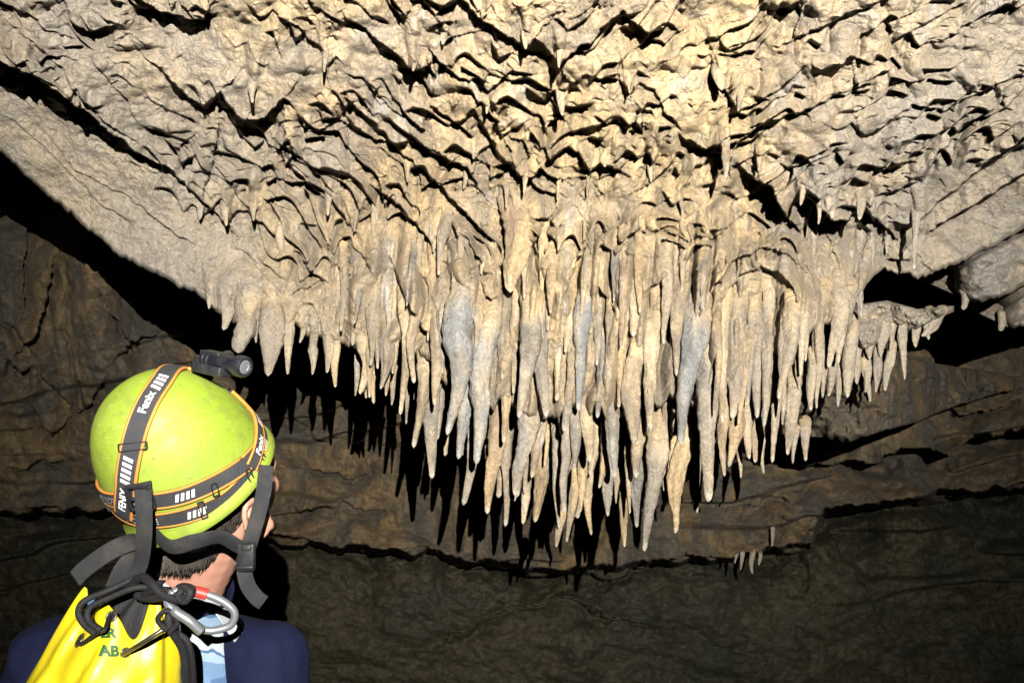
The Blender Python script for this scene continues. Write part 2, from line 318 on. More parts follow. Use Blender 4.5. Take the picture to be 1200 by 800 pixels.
def ceil_base(x, y):
    Y = (400-y)/FPX; den = np.maximum(Y*CT+ST, .05)
    Zp = 1.02/den
    Zf = 2.62-.16*np.exp(-((x-660)/230)**2)+.25*sm(950, 1150, x)-.0*x
    k = 9.0
    Z = -np.log(np.exp(-k*Zp)+np.exp(-k*Zf))/k
    Z = Zf-.62*(Zf-Z)
    Z = Z+.10*fbm(x/210, y/150, 0, 3, 5)
    return Z
def roots(x, y, Z):
    """the stem of every dripstone runs up into the rock as a fold"""
    up = np.zeros_like(Z)
    for a in STD+MIDT:
        xt, yt, xp, yp, w = a[:5]; lay = a[6] if len(a) > 6 else 0
        L = (30+3.4*w)*(1.25 if yp-yt > 60 else .7); lean = (xt-xp)/max(yp-yt, 1)
        m = (abs(x-xt) < w*3+L*.5) & (y > yt-L*1.3) & (y < yp)
        if not m.any(): continue
        px, py = x[m], y[m]; d = np.maximum(yt-py, 0); cx = xt+lean*(yt-py)*.7+3*vn(py/24, xt, 0, 7)
        hw = w*.56*(1+1.5*(d/L)**1.3); r = w/2*2.6/FPX*(1.25 if yp-yt > 60 else 1.5)
        g = 1.25*r*np.sqrt(np.clip(1-((px-cx)/hw)**2, 0, 1))*sm(yt-L*1.25, yt-L*.1, py)*sm(yt+30, yt+12, py)
        up[m] = np.maximum(up[m], g)
    return Z-up
def ceil_Z(x, y):
    Z0 = ceil_base(x, y)
    kk = FPX*LH/Z0**2
    wx = x+7*fbm(x/40, y/40, 0, 2, 21); wy = y+7*fbm(x/40, y/40, 0, 2, 22)
    # shingled drip ledges, smaller than the traced ones
    c = .60*np.sqrt((x-630)**2+120**2)*(1-.35*sm(420, 640, x)*sm(860, 640, x))
    smooth_l = sm(-30, 40, (y+0)-(.68*x+85))*sm(400, 300, x)       # the smooth slab at the lower left
    smooth_r = sm(0, 30, y-(470-.26*x-.05*x*0))*sm(1040, 1090, x)
    calm = 1-np.maximum(smooth_l, smooth_r)*.9
    up = sm(330, 250, y+.0*x); fl0 = sm(210, 300, y)*sm(280, 380, x)*sm(1080, 1000, x)
    for per, amp, sd, tp in ((37, .072, 31, 40), (18, .020, 47, 20)):
        t0 = (wy+c)/per+.65*fbm(x/95, y/95, 0, 2, sd+3)
        tri = 0
        row = np.floor(t0)
        ph = _h(row.astype(np.int64)+500, 0*row.astype(np.int64), 0*row.astype(np.int64), sd)
        q = (wx/tp/1.6+ph*7+.6*vn(x/60, y/60, 0, sd+5)); fr = q-np.floor(q)
        tooth = 1-2*np.abs(fr-.5)                                  # V teeth hanging from every ledge
        t = t0-(.75+.9*fl0)*(np.maximum(tooth, 0)**(1.5+.5*fl0)-.4)
        f = t-np.floor(t)
        on = sm(-.40 if per > 20 else .0, .02 if per > 20 else .3, vn(x/48+per, y/40, 0, sd+9))
        edge = np.where(f < .93, f/.93, (1-f)/.07)
        Z0 = Z0-amp*(.60+.40*sm(0, 190, y))*on*calm*(1-.85*sm(285, 345, y)*sm(330, 400, x)*sm(1080, 1010, x))*(edge-.5)*(Z0/2.2)
    # drapery folds lower down
    fl = sm(220, 330, y)*sm(300, 420, x)*sm(1060, 980, x)
    lean = x+.10*(y-300)
    Z0 = Z0-.15*fl*np.abs(vn(lean/25+.6*vn(x/60, y/60, 0, 74), y/300, 0, 71))
    Z0 = Z0-.045*fl*np.abs(vn(lean/10, y/120, 0, 73))
    # lumps and grain
    lump = .5-cells(wx/26, wy/22, 3)
    Z0 = Z0-.020*(1-.6*fl0)*lump*(.35+.65*calm)-(.034*np.abs(vn(wx/30, wy/24, 0, 92))+.007*np.abs(vn(wx/11, wy/9, 0, 93)))*(.3+.7*calm)*(1-.6*fl0)-.008*fbm(x/15, y/12, 0, 2, 91)-.0022*fbm(x/4.2, y/4.2, 0, 2, 95)
    wl, hl = x+3.2*fbm(x/11, y/11, 0, 2, 41), y+3.2*fbm(x/11, y/11, 0, 2, 42)
    Z0 = roots(x, y, Z0)
    Z0 = Z0+.12*np.exp(-((x-890)/36)**2-((y-362)/26)**2)
    Z0 = Z0+.74*(.62+.38*sm(0, 170, y))*line_relief(wl, hl, Z0, LINES, kk)
    return Z0
def axis(parts):
    a = [np.linspace(p, q, n, endpoint=False) for p, q, n in parts]; return np.r_[np.concatenate(a), parts[-1][1]]
class Sheet: pass
def sheet(name, xs, ytop, yb, Zf, rows, mat, back=(1.6, 1.05), nb=22, out=24):
    """solid mass of rock: carved front, lower rim and underside running back"""
    top = ytop(xs); v1 = np.linspace(0, 1, rows)
    Y = top[None, :]+(yb[None, :]-top[None, :])*v1[:, None]; X = np.broadcast_to(xs, Y.shape)
    return X, Y
xs = axis([(-420, -12, 70), (-12, 1212, 1000), (1212, 1620, 70)])
yb = pl(xs, YB); yb = yb+(3.0+15*sm(450, 500, xs)*sm(900, 840, xs))*fbm(xs/14, 0*xs, 0, 3, 61)+1.5*vn(xs/4, 0*xs, 0, 62)
top0 = -6+0*xs
v = np.r_[np.linspace(-360, -6, 26)[:-1]]
Yg = np.concatenate([np.minimum(v[:, None], yb[None, :]-30*(1-(v[:, None]+360)/360)-6), top0[None, :]*0], 0)[:-1]
low = np.linspace(0, 1, 420)[:, None]
ystart = np.minimum(-6, yb-25)[None, :]
Yg = np.concatenate([np.linspace(-360, 0, 26)[:-1, None]*0+((ystart+354*0)+np.linspace(-354, 0, 26)[:-1, None]), ystart+(yb[None, :]-ystart)*low], 0)
Xg = np.broadcast_to(xs, Yg.shape).copy()
ZC = ceil_Z(Xg, Yg)
# round the lower rim backwards
rim = np.clip((Yg-(yb[None, :]-9))/9, 0, 1); ZC = ZC+.05*rim**3
Pf = P(Xg, Yg, ZC)
k = (np.arange(1, 23)/22)[:, None]
last = Pf[-1]
backp = last[None]+np.stack([0*k+.05*fbm(xs[None]/40, k*6, 0, 2, 8), 1.7*k**1.3+.05*fbm(xs[None]/30, k*5, 0, 3, 9)*k, 1.15*k**1.15+.08*fbm(xs[None]/30, k*5, 0, 3, 10)*k], -1)
V = np.concatenate([Pf, backp], 0)
ceil = mesh_np('cave_ceiling', V.reshape(-1, 3), grid_faces(V.shape[0], V.shape[1], flip=False), M['flow'])
tag(ceil, kind='structure')
def surfZ(x, y):
    j = int(np.argmin(abs(xs-x))); col = Yg[:, j]
    if y >= col[-1]: return float(np.median(ZC[-30:-8, j]))
    i = int(np.argmin(abs(col-y))); return float(np.median(ZC[max(0, i-3):i+4, max(0, j-3):j+4]))
# ------------------------------------------------------------------ stalactites
def stal_mesh(top, tip, r, seed, blunt=.16, t0=.2, push=0):
    top = np.array(top); tip = np.array(tip); L = np.linalg.norm(tip-top)
    n = int(np.clip(L/.006, 16, 110)); m = 22
    t = np.linspace(0, 1, n)
    ax = (tip-top)/L; e1 = np.cross(ax, [0, 1, 0]); e1 /= np.linalg.norm(e1); e2 = np.cross(ax, e1)
    rs = np.random.default_rng(seed)
    t1 = .12+.45*rs.random(); pw = .8+.9*rs.random(); tf = .38*rs.random()**1.5
    body = np.where(t < t1, .93+.07*t/t1, 1-(1-blunt-.07)*((np.maximum(t, t1)-t1)/(1-t1))**pw)
    body = body*np.sqrt(np.clip(t*L/(r*.9)+.02, 0, 1))
    body = body*np.sqrt(np.clip((1-t)/(.35*max(r, .006)/L+1e-6), 0, 1))
    body = body*(1+tf*np.exp(-t/.16))
    body = body*(1+.10*vn(t*L/.045, seed*3.1+0*t, 0, 4)+.07*vn(t*L/.014, seed*1.7+0*t, 0, 5))
    ph = np.linspace(0, 2*np.pi, m, endpoint=False)
    T, PH = np.meshgrid(t, ph, indexing='ij')
    cx, cy = np.cos(PH), np.sin(PH)
    rr = r*body[:, None]*(1+.22*vn(cx*1.2+seed, cy*1.2, T*L/.16, 6)-.16*(.5-np.abs(vn(cx*2.0+seed, cy*2.0, T*L/.12, 10)))+.08*vn(cx*2.6+seed, cy*2.6, T*L/.022, 7))
    bend = .7*r*np.stack([vn(t*L/.22, seed*2.3+0*t, 0, 8), vn(t*L/.22, seed*5.3+0*t, 0, 9)], -1)*np.sin(np.pi*t)[:, None]
    V = top+T[..., None]*(tip-top)+(cx*rr+bend[:, None, 0])[..., None]*e1+(cy*rr*.92+bend[:, None, 1])[..., None]*e2
    dr = (top-CAM)/np.linalg.norm(top-CAM); V = V+dr*(max(r*1.9+.02, push)*np.clip(1-t/t0, 0, 1)**1.6)[:, None, None]
    F = grid_faces(n, m, wrap=True)
    return V.reshape(-1, 3), F
STAL = []
def stal(xt, yt, xp, yp, w, mat='cream', lay=0, blunt=.16, look=None, ext=None, flare=.5, dz=None, zabs=None, push=None):
    """xt, yt: where it leaves the rock; xp, yp: its tip; w: width in photo pixels; lay: 0 front .. 3 far back"""
    ln = yp-yt
    e = (14 if ln < 45 else 30 if ln < 80 else 48) if ext is None else ext
    lean = (xt-xp)/max(ln, 1)
    xt2, yt2 = xt+lean*e, yt-e
    Z = surfZ(xt, min(yt, yp-8))+.006+(dz if dz is not None else (0, .07, .17, .32)[lay])
    if zabs is not None: Z = zabs
    h = (yp-yt2)*Z/FPX/CT
    Zt = Z-ST*h*.8
    r = w/2*Z/FPX*1.04
    top = P(xt2, yt2, Z+.02); tip = P(xp, yp, Zt)
    V, F = stal_mesh(top, tip, r, len(STAL)+11, blunt, t0=min(.6, 1.25*e/max(yp-yt2, 1)), push=(min(.6, surfZ(xt2, yt2)+1.3*r-Z) if push is None else push))
    c = np.array(top)
    o = mesh_np('stalactite', V-c, F[:, ::-1], M[mat]); o.location = c.tolist()
    at = o.data.attributes.new('along', 'FLOAT', 'POINT'); at.data.foreach_set('value', np.repeat(np.linspace(0, 1, len(V)//22), 22).astype(np.float32))
    STAL.append(dict(o=o, x=xp, y=yp, ln=ln, w=w, mat=mat, lay=lay, look=look))
    return o
S = stal
for a in STD:
    S(*a)
# ------------------------------------------------------------------ other rock masses
def mass(name, x0, x1, nx, ytp, ybp, Zfun, mat, rows=90, back=(1.2, .7), hi=None, seed=0, lines=(), rec=4.2):
    X1 = np.linspace(x0, x1, nx); b = pl(X1, ybp)+2.5*fbm(X1/12, 0*X1, 0, 3, seed+61); t = pl(X1, ytp)
    b = np.maximum(b, t+1)
    Y = t[None]+(b-t)[None]*np.linspace(0, 1, rows)[:, None]; X = np.broadcast_to(X1, Y.shape)
    Z = Zfun(X, Y)
    if lines: Z = Z+line_relief(X+3*fbm(X/13, Y/13, 0, 2, 1), Y+3*fbm(X/13, Y/13, 0, 2, 2), Z, lines, FPX*LH/Z**2, rec)
    # rounded ends so that it is a lump and not a card
    u = (X-x0)/(x1-x0); ends = np.minimum(1, np.minimum(u, 1-u)/.12); Z = Z+.35*(1-np.sqrt(np.clip(1-(1-ends)**2, 0, 1)))
    q = np.clip((Y-(b[None]-8))/8, 0, 1); Z = Z+.06*q**3
    q = np.clip(((t[None]+8)-Y)/8, 0, 1); Z = Z+.06*q**3
    F = P(X, Y, Z)
    k = (np.arange(1, 13)/12)[:, None]
    def run(edge, up): return edge[None]+np.stack([0*k+0*X1[None], back[0]*k+0*X1[None], up*k+0*X1[None]], -1)
    lo = run(F[-1], back[1]); hi = run(F[0], back[1]+.5 if hi is None else hi)[::-1]
    V = np.concatenate([hi, F, lo], 0)
    o = mesh_np(name, V.reshape(-1, 3), grid_faces(V.shape[0], nx), mat); tag(o, kind='structure'); return o
def rel(z, a, sx, sy, s): return lambda X, Y: z-a*fbm(X/sx, Y/sy, 0, 4, s)-.02*(.5-cells(X/18, Y/14, s))-.008*fbm(X/5, Y/5, 0, 2, s+1)
mass('hanging_rock', 1118, 1420, 200, [(1118,318),(1135,305),(1200,272),(1420,150)], [(1118,342),(1128,352),(1150,356),(1175,348),(1200,334),(1300,290),(1420,230)], rel(2.95, .10, 60, 40, 3), M['slab'])
mass('rock_lump', 1172, 1420, 130, [(1172,362),(1200,345),(1420,250)], [(1172,372),(1185,384),(1200,382),(1300,350),(1420,300)], rel(3.15, .08, 50, 40, 5), M['slab'], rows=50)
mass('rock_shelf', 985, 1118, 170, [(985,372),(1010,356),(1040,352),(1075,362),(1118,358)], [(985,440),(1010,412),(1035,398),(1060,392),(1085,380),(1118,366)], rel(2.84, .12, 20, 26, 7), M['flow'], rows=60, back=(1.0, .05), hi=.2)
mass('corner_rock', 905, 1190, 260, [(905,440),(960,430),(1000,430),(1060,420),(1190,440)], [(905,500),(930,515),(960,512),(990,520),(1030,505),(1060,500),(1110,480),(1190,455)],
     lambda X, Y: rel(3.25, .22, 30, 24, 9)(X, Y)+1.5*sm(1010, 1130, X)-.1*ridge(X/22, Y/70, 2, 4), M['wall'], rows=90, back=(1.2, .3), hi=.3)
for a in [(1023,370,1019,421,14,'cream'),(1048,374,1043,411,10,'cream'),(1061,370,1057,422,10,'cream'),(1074,368,1073,407,9,'cream'),(1104,362,1080,394,14,'cream'),
 (1045,400,1037,458,10,'cream'),(1030,405,1026,460,9,'cream'),(1016,410,1014,460,8,'cream'),(1011,420,1020,471,8,'cream'),(1059,405,1060,445,7,'cream'),(1035,372,1032,418,12,'cream'),
 (1006,395,1004,450,12,'cream'),(1090,362,1088,398,9,'cream')]:
    S(*a, 0, .16, None, 4, zabs=2.86, push=.10)
S(1130,340,1129,363,11,'cream',0,.35,None,4,zabs=3.05,push=.12); S(1172,366,1173,388,8,'cream',0,.4,None,4,zabs=3.3,push=.12)
# far row, half lost in the shade behind the curtain
for a in FILL: S(*a, .16, 'fill', 30, .3, .22+fr.uniform(0, .25))
for a in MIDT: S(*a, .14, 'mid', 44, .3, .0)
# ------------------------------------------------------------------ walls
WL = [
 LN([3,8,5,9,3,7,10,4,9,4,8,5],(200,560),(320,622),(360,628),(430,648),(500,640),(545,662),(640,668),(720,672),(800,645),(850,655),(900,648),(960,640)),
 LN([4,12,14,5,10,6],(930,640),(960,600),(1010,592),(1080,590),(1130,575),(1260,560)),
 LN([5,10,16,14,18,20,14],(930,548),(980,545),(1030,535),(1060,520),(1110,525),(1150,505),(1280,500)),
 LN(5,(0,370),(20,385),(60,450),(110,490)), LN(6,(20,600),(60,592),(110,606)), LN([3,7,6,4],(62,290),(55,330),(42,390),(8,432)), LN(5,(78,300),(80,380),(94,450),(106,482)), LN(5,(110,330),(132,360),(150,400),(148,432)), LN(4,(125,425),(160,400),(190,385)), LN(4,(30,250),(28,300),(20,380)), LN(7,(5,425),(22,432),(40,428)),
 LN(4,(30,470),(60,505),(110,470),(125,440)), LN(4,(0,555),(40,540),(90,545)), LN(4,(515,750),(560,725),(640,700),(655,690)), LN(4,(450,530),(420,560),(350,548)),
 LN(5,(1050,478),(1080,470),(1110,482),(1200,470)), LN(4,(1060,440),(1100,462),(1200,440)), LN(3,(330,470),(380,520),(460,500)), LN(5,(1085,462),(1120,478),(1160,475)),
 LN(3,(640,705),(700,712),(780,740)), LN(4,(330,600),(400,590),(470,600)), LN(3,(840,600),(880,590),(935,575),(960,560)), LN(4,(905,640),(915,600),(925,590)),
]
def wall_Z(x, y):
    Z = 5.1+.28*fbm(x/230, y/170, 0, 3, 3)
    Z = Z+1.1*sm(-200, -420, x)*0
    # left side comes nearer, with folds of old flowstone
    left = sm(330, 60, x)*sm(560, 380, y); Z = Z-.55*left
    ln = x+16*fbm(x/190, y/220, 0, 2, 44)-.16*(y-300)
    Z = Z-left*(.62*np.abs(vn(ln/58, y/420, 0, 12))+.10*np.abs(vn(ln/21, y/200, 0, 13)))
    lay = y+.16*(x-600)+16*fbm(x/110, y/60, 0, 3, 14)
    f = lay/37-np.floor(lay/37); Z = Z-.20*(1-left)*np.where(f < .9, f/.9, (1-f)/.1)*sm(-.1, .3, vn(x/150, y/50, 0, 15))*sm(720, 650, y)
    mk = pl(x, [(-900,600),(200,600),(330,635),(500,648),(640,668),(850,652),(950,640),(965,598),(1130,575),(2100,540)])
    mk = mk+9*fbm(x/22, y/200, 0, 3, 19); Z = Z+.9*sm(-3, 5, y-mk)-.2*sm(20, 300, y-mk)
    qx = x+22*fbm(x/70, y/50, 0, 3, 23); qy = y-.22*x+18*fbm(x/60, y/50, 0, 3, 24)
    smo = 1-.65*sm(0, 40, y-pl(x, [(-900,600),(200,600),(330,635),(500,648),(640,668),(850,652),(950,640),(965,598),(1130,575),(2100,540)]))
    Z = Z-.15*smo*(1-.7*left)*np.abs(vn(qx/95, qy/42, 0, 20))-.05*smo*np.abs(vn(qx/34, qy/19, 0, 21))-.014*np.abs(vn(qx/9, qy/7, 0, 22))
    Z = Z-.06*fbm(x/34, y/22, 0, 4, 16)-.035*(.5-cells(x/44, y/30, 17))-.012*fbm(x/7, y/6, 0, 3, 18)
    return Z
xw = axis([(-900, -10, 50), (-10, 1210, 760), (1210, 2100, 50)]); yw = axis([(-500, 150, 30), (150, 810, 440), (810, 1250, 30)])
Xw, Yw = np.meshgrid(xw, yw); Zw = wall_Z(Xw, Yw); kkw = FPX*LH/Zw**2
Zw = Zw+line_relief(Xw+9*fbm(Xw/26, Yw/26, 0, 4, 1), Yw+14*fbm(Xw/30, Yw/26, 0, 4, 2), Zw, WL, kkw*1.6, rec=3.0)
Pw = P(Xw, Yw, Zw)
me_w = mesh_np('cave_wall', Pw.reshape(-1, 3), grid_faces(*Xw.shape), M['wall']); tag(me_w, kind='structure')
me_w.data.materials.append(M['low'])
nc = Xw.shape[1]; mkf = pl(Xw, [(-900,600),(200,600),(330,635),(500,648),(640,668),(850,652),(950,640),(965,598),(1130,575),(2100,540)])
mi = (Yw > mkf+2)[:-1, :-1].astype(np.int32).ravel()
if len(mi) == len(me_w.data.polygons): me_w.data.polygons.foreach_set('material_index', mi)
# small dripstones on the far ledge
for a in [(869,650,868,668,5),(883,648,882,672,6),(906,600,905,640,5),(890,652,889,662,4),(862,650,861,660,4)]:
    zz = float(Zw[int(np.argmin(abs(yw-a[1]+8))), int(np.argmin(abs(xw-a[0])))]); S(a[0], a[1]-4, a[2], a[3], a[4]+1, 'brown', 0, .2, 'far', 6, zabs=zz-.03, push=.15)
# floor
fx, fy = np.meshgrid(np.linspace(-6, 6, 160), np.linspace(-3, 7, 140))
fz = .10*fbm(fx*1.2, fy*1.2, 0, 4, 77)*sm(.3, 1.2, np.hypot(fx+.5, fy-1.3))
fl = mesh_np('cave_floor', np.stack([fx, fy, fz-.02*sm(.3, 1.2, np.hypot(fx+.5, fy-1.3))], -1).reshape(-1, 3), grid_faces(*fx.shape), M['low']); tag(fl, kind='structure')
# ------------------------------------------------------------------ the caver
def plain(name, c, rough=.5, spec=.5, bump=0, bscale=200, coat=0, wear=None, metal=0, sheen=0):
    m, nt, b = newmat(name); g = G(nt); b.inputs['Roughness'].default_value = rough; b.inputs['Specular IOR Level'].default_value = spec
    b.inputs['Metallic'].default_value = metal; b.inputs['Coat Weight'].default_value = coat; b.inputs['Sheen Weight'].default_value = sheen
    co = g.n('ShaderNodeTexCoord').outputs['Object']; n = g.noise(co, 35, 6, .7)
    w = wear or (tuple(v*.7 for v in c))
    col = g.mix(g.ramp(n, [(.42, 0.0), (.68, .75)]), c, w); g.l(col, b.inputs['Base Color'])
    if bump:
        bp = g.n('ShaderNodeBump'); bp.inputs['Strength'].default_value = bump; bp.inputs['Distance'].default_value = .002
        g.l(g.noise(co, bscale, 4, .6), bp.inputs['Height']); g.l(bp.outputs[0], b.inputs['Normal'])
    return m
def webmat(name, c, c2):
    m, nt, b = newmat(name); g = G(nt); co = g.n('ShaderNodeTexCoord').outputs['Object']
    w = g.n('ShaderNodeTexWave'); g.l(co, w.inputs[0]); w.inputs['Scale'].default_value = 260; w.inputs['Distortion'].default_value = 1.5
    col = g.mix(g.ramp(w.outputs['Fac'], [(.3, 0.0), (.7, .55)]), c, c2)
    col = g.mix(g.ramp(g.noise(co, 22, 5, .7), [(.45, 0.0), (.7, .5)]), col, (.05, .043, .034)); g.l(col, b.inputs['Base Color'])
    b.inputs['Roughness'].default_value = .75
    bp = g.n('ShaderNodeBump'); bp.inputs['Strength'].default_value = .6; bp.inputs['Distance'].default_value = .001; g.l(w.outputs['Fac'], bp.inputs['Height']); g.l(bp.outputs[0], b.inputs['Normal'])
    return m
M['shell'] = plain('helmet_green', (.20, .31, .014), .55, .35, .3, 60, .06, (.15, .22, .03))
def shellmat():
    m, nt, b = newmat('helmet_green'); g = G(nt); co = g.n('ShaderNodeTexCoord').outputs['Object']
    col = g.mix(g.ramp(g.noise(co, 9, 5, .6), [(.35, 0.0), (.7, .6)]), (.165, .235, .014), (.20, .25, .035))
    col = g.mix(g.ramp(g.noise(co, 28, 7, .75), [(.50, 0.0), (.68, .6)]), col, (.095, .115, .025))
    mp = g.n('ShaderNodeMapping'); g.l(co, mp.inputs[0]); mp.inputs['Scale'].default_value = (9, 60, 160); mp.inputs['Rotation'].default_value = (.4, .9, .3)
    col = g.mix(g.ramp(g.noise(mp.outputs[0], 1.6, 3, .6), [(.66, 0.0), (.70, .5)]), col, (.34, .38, .12))
    sp_ = g.noise(co, 210, 2, .5); col = g.mix(g.ramp(sp_, [(.70, 0.0), (.74, .7)]), col, (.06, .06, .02))
    g.l(col, b.inputs['Base Color']); g.l(g.ramp(g.noise(co, 40, 5, .7), [(.3, .50), (.7, .80)]), b.inputs['Roughness'])
    bp = g.n('ShaderNodeBump'); bp.inputs['Strength'].default_value = .35; bp.inputs['Distance'].default_value = .0015; g.l(g.noise(co, 75, 5, .7), bp.inputs['Height']); g.l(bp.outputs[0], b.inputs['Normal'])
    return m
M['shell'] = shellmat()
M['web'] = webmat('elastic_grey', (.016, .017, .022), (.036, .038, .046)); M['blackweb'] = webmat('webbing_black', (.005, .006, .009), (.013, .015, .020))
M['orange'] = plain('orange_edging', (.42, .17, .025), .7); M['white'] = plain('reflective_white', (.75, .75, .75), .45)
M['plastic'] = plain('black_plastic', (.010, .011, .014), .42, .4, .3, 80, 0, (.035, .035, .035)); M['lampm'] = plain('anodised_metal', (.005, .006, .009), .33, .5, .2, 90, 0, (.022, .022, .025))
M['glass'] = plain('lens', (.12, .14, .16), .25, .6); M['hairm'] = plain('dark_hair', (.055, .046, .040), .45, .5)
M['navy'] = plain('navy_cloth', (.0045, .0065, .026), .85, .15, .5, 240, 0, (.003, .0045, .016)); M['trouser'] = plain('trouser_cloth', (.02, .02, .025), .85)
M['boot'] = plain('boot_rubber', (.02, .02, .02), .6); M['steel'] = plain('grey_alloy', (.20, .215, .24), .38, .5, .15, 90, 0, (.18, .19, .21), .55)
M['red'] = plain('red_tape', (.55, .03, .025), .5); M['bag'] = plain('yellow_pvc', (.50, .41, .010), .42, .5, .8, 30, .15, (.50, .40, .015)); M['green'] = plain('green_marker', (.006, .07, .012), .6)
M['collarw'] = plain('white_trim', (.62, .66, .72), .8); M['cord'] = plain('black_cord', (.006, .006, .008), .7, .4, .8, 300); M['ring'] = plain('dark_ring', (.10, .09, .07), .35, .5, 0, 10, 0, None, .7)
def skinmat():
    m, nt, b = newmat('skin'); g = G(nt); co = g.n('ShaderNodeTexCoord').outputs['Object']
    col = g.mix(g.ramp(g.noise(co, 14, 4), [(.35, 0.0), (.7, .8)]), (.36, .20, .145), (.30, .135, .10)); g.l(col, b.inputs['Base Color'])
    b.inputs['Roughness'].default_value = .48; b.inputs['Subsurface Weight'].default_value = .12; b.inputs['Subsurface Radius'].default_value = (.01, .004, .002)
    bp = g.n('ShaderNodeBump'); bp.inputs['Strength'].default_value = .5; bp.inputs['Distance'].default_value = .0012; g.l(g.noise(co, 120, 5, .7), bp.inputs['Height']); g.l(bp.outputs[0], b.inputs['Normal'])
    return m
M['skin'] = skinmat()
def panelmat():
    m, nt, b = newmat('blue_wave_print'); g = G(nt); co = g.n('ShaderNodeNewGeometry').outputs['Position']
    sx = g.n('ShaderNodeSeparateXYZ'); g.l(co, sx.inputs[0])
    v = g.math('ADD', sx.outputs[2], g.math('MULTIPLY', g.noise(co, 26, 2), .045)); v = g.math('MULTIPLY', g.math('FRACT', g.math('MULTIPLY', v, 9.0)), 1)
    g.l(g.ramp(v, [(0, (.13, .24, .48)), (.25, (.22, .38, .62)), (.42, (.45, .60, .74)), (.55, (.10, .20, .42)), (.6, (.60, .68, .76)), (.8, (.30, .44, .62))], 'CONSTANT'), b.inputs['Base Color']); b.inputs['Roughness'].default_value = .8
    return m
M['panel'] = panelmat()
CR = Vector((1, 0, 0)); CU = Vector((0, -ST, CT)); CF = Vector((0, CT, ST))
def cv(r, u, f): return CR*r+CU*u+CF*f
HC = PV(232, 557, 1.15)
UH = cv(-.30, .78, -.55).normalized(); FH = cv(.40, .20, .90); FH = (FH-UH*FH.dot(UH)).normalized(); RH = FH.cross(UH).normalized()
HM = Matrix((RH, FH, UH)).transposed(); HI = HM.transposed()
def hl(x, y, z): return HC+HM @ Vector((x, y, z))
HA, HB, HCc, HN = .112, .120, .186, 2.3
def hf(v): return (math.hypot(v.x/HA, v.y/HB)**HN+abs(v.z/HCc)**HN)
def hproj(v): return v*(1/hf(v))**(1/HN)
def hnorm(v):
    e = 1e-4; return Vector((hf(v+Vector((e, 0, 0)))-hf(v-Vector((e, 0, 0))), hf(v+Vector((0, e, 0)))-hf(v-Vector((0, e, 0))), hf(v+Vector((0, 0, e)))-hf(v-Vector((0, 0, e))))).normalized()
def hhit(x, y):
    """the point of the helmet shell seen at x, y, in the helmet's own frame"""
    d = (PV(x, y, 1)-Vector(CAM.tolist())); o = Vector(CAM.tolist()); best = None
    for i in range(600):
        t = .85+i*.001; v = HI @ (o+d*t-HC); q = hf(v)
        if best is None or q < best[0]: best = (q, v)
        if q < 1: return hproj(v)
    return hproj(best[1])
def resample(pts, n):
    """smooth curve through pts"""
    P0 = [pts[0]*2-pts[1]]+list(pts)+[pts[-1]*2-pts[-2]]; out = []
    for i in range(1, len(P0)-2):
        a, b, c, d = P0[i-1:i+3]
        for k in range(14):
            t = k/14; out.append(.5*((2*b)+(c-a)*t+(2*a-5*b+4*c-d)*t*t+(3*b-a-3*c+d)*t**3))
    out.append(pts[-1]); L = [0]
    for i in range(1, len(out)): L.append(L[-1]+(out[i]-out[i-1]).length)
    res = []; j = 0
    for i in range(n):
        s = L[-1]*i/(n-1)
        while j < len(L)-2 and L[j+1] < s: j += 1
        u = (s-L[j])/max(L[j+1]-L[j], 1e-9); res.append(out[j].lerp(out[j+1], min(max(u, 0), 1)))
    return res, L[-1]
class Strap:
    def __init__(s, pts, n=70):
        s.p, s.L = resample([hproj(p) for p in pts], n); s.n = n; s.p = [hproj(p) for p in s.p]
    def at(s, d, off, h):
        u = min(max(d/s.L, 0), 1)*(s.n-1); i = min(int(u), s.n-2); p = s.p[i].lerp(s.p[i+1], u-i)
        t = (s.p[min(i+2, s.n-1)]-s.p[max(i-1, 0)]).normalized(); nn = hnorm(p); side = nn.cross(t).normalized()
        q = hproj(p+side*off); return hl(*(q+hnorm(q)*h))
    def ribbon(s, off0, off1, h0, h1, n=90, m=5):
        bm = bmesh.new(); rows = []
        for i in range(n):
            d = s.L*i/(n-1); a = [bm.verts.new(s.at(d, off0+(off1-off0)*k/m, h1)) for k in range(m+1)]+[bm.verts.new(s.at(d, off1+(off0-off1)*k/m, h0)) for k in range(m+1)]
            rows.append(a)
        c = len(rows[0])
        for i in range(n-1):
            for k in range(c): bm.faces.new((rows[i][k], rows[i][(k+1) % c], rows[i+1][(k+1) % c], rows[i+1][k]))
        bm.faces.new(rows[0][::-1]); bm.faces.new(rows[-1]); bmesh.ops.recalc_face_normals(bm, faces=bm.faces); return bm
def sharp(o, ang=40):
    for e in o.data.edges: pass
    o.data.set_sharp_from_angle(angle=math.radians(ang)); return o
def text_bm(s, size, bold=.0):
    cu = bpy.data.curves.new('t', 'FONT'); cu.body = s; cu.size = size; cu.offset = bold; cu.align_x = 'CENTER'; cu.align_y = 'CENTER'; cu.resolution_u = 3
    o = bpy.data.objects.new('t', cu); COL.objects.link(o); bpy.context.view_layer.update()
    me = bpy.data.meshes.new_from_object(o.evaluated_get(bpy.context.evaluated_depsgraph_get())); bpy.data.objects.remove(o); bpy.data.curves.remove(cu)
    bm = bmesh.new(); bm.from_mesh(me); bpy.data.meshes.remove(me)
    for _ in range(3):
        es = [e for e in bm.edges if e.calc_length() > size*.16]
        if es: bmesh.ops.subdivide_edges(bm, edges=es, cuts=1)
    bmesh.ops.triangulate(bm, faces=bm.faces); return bm
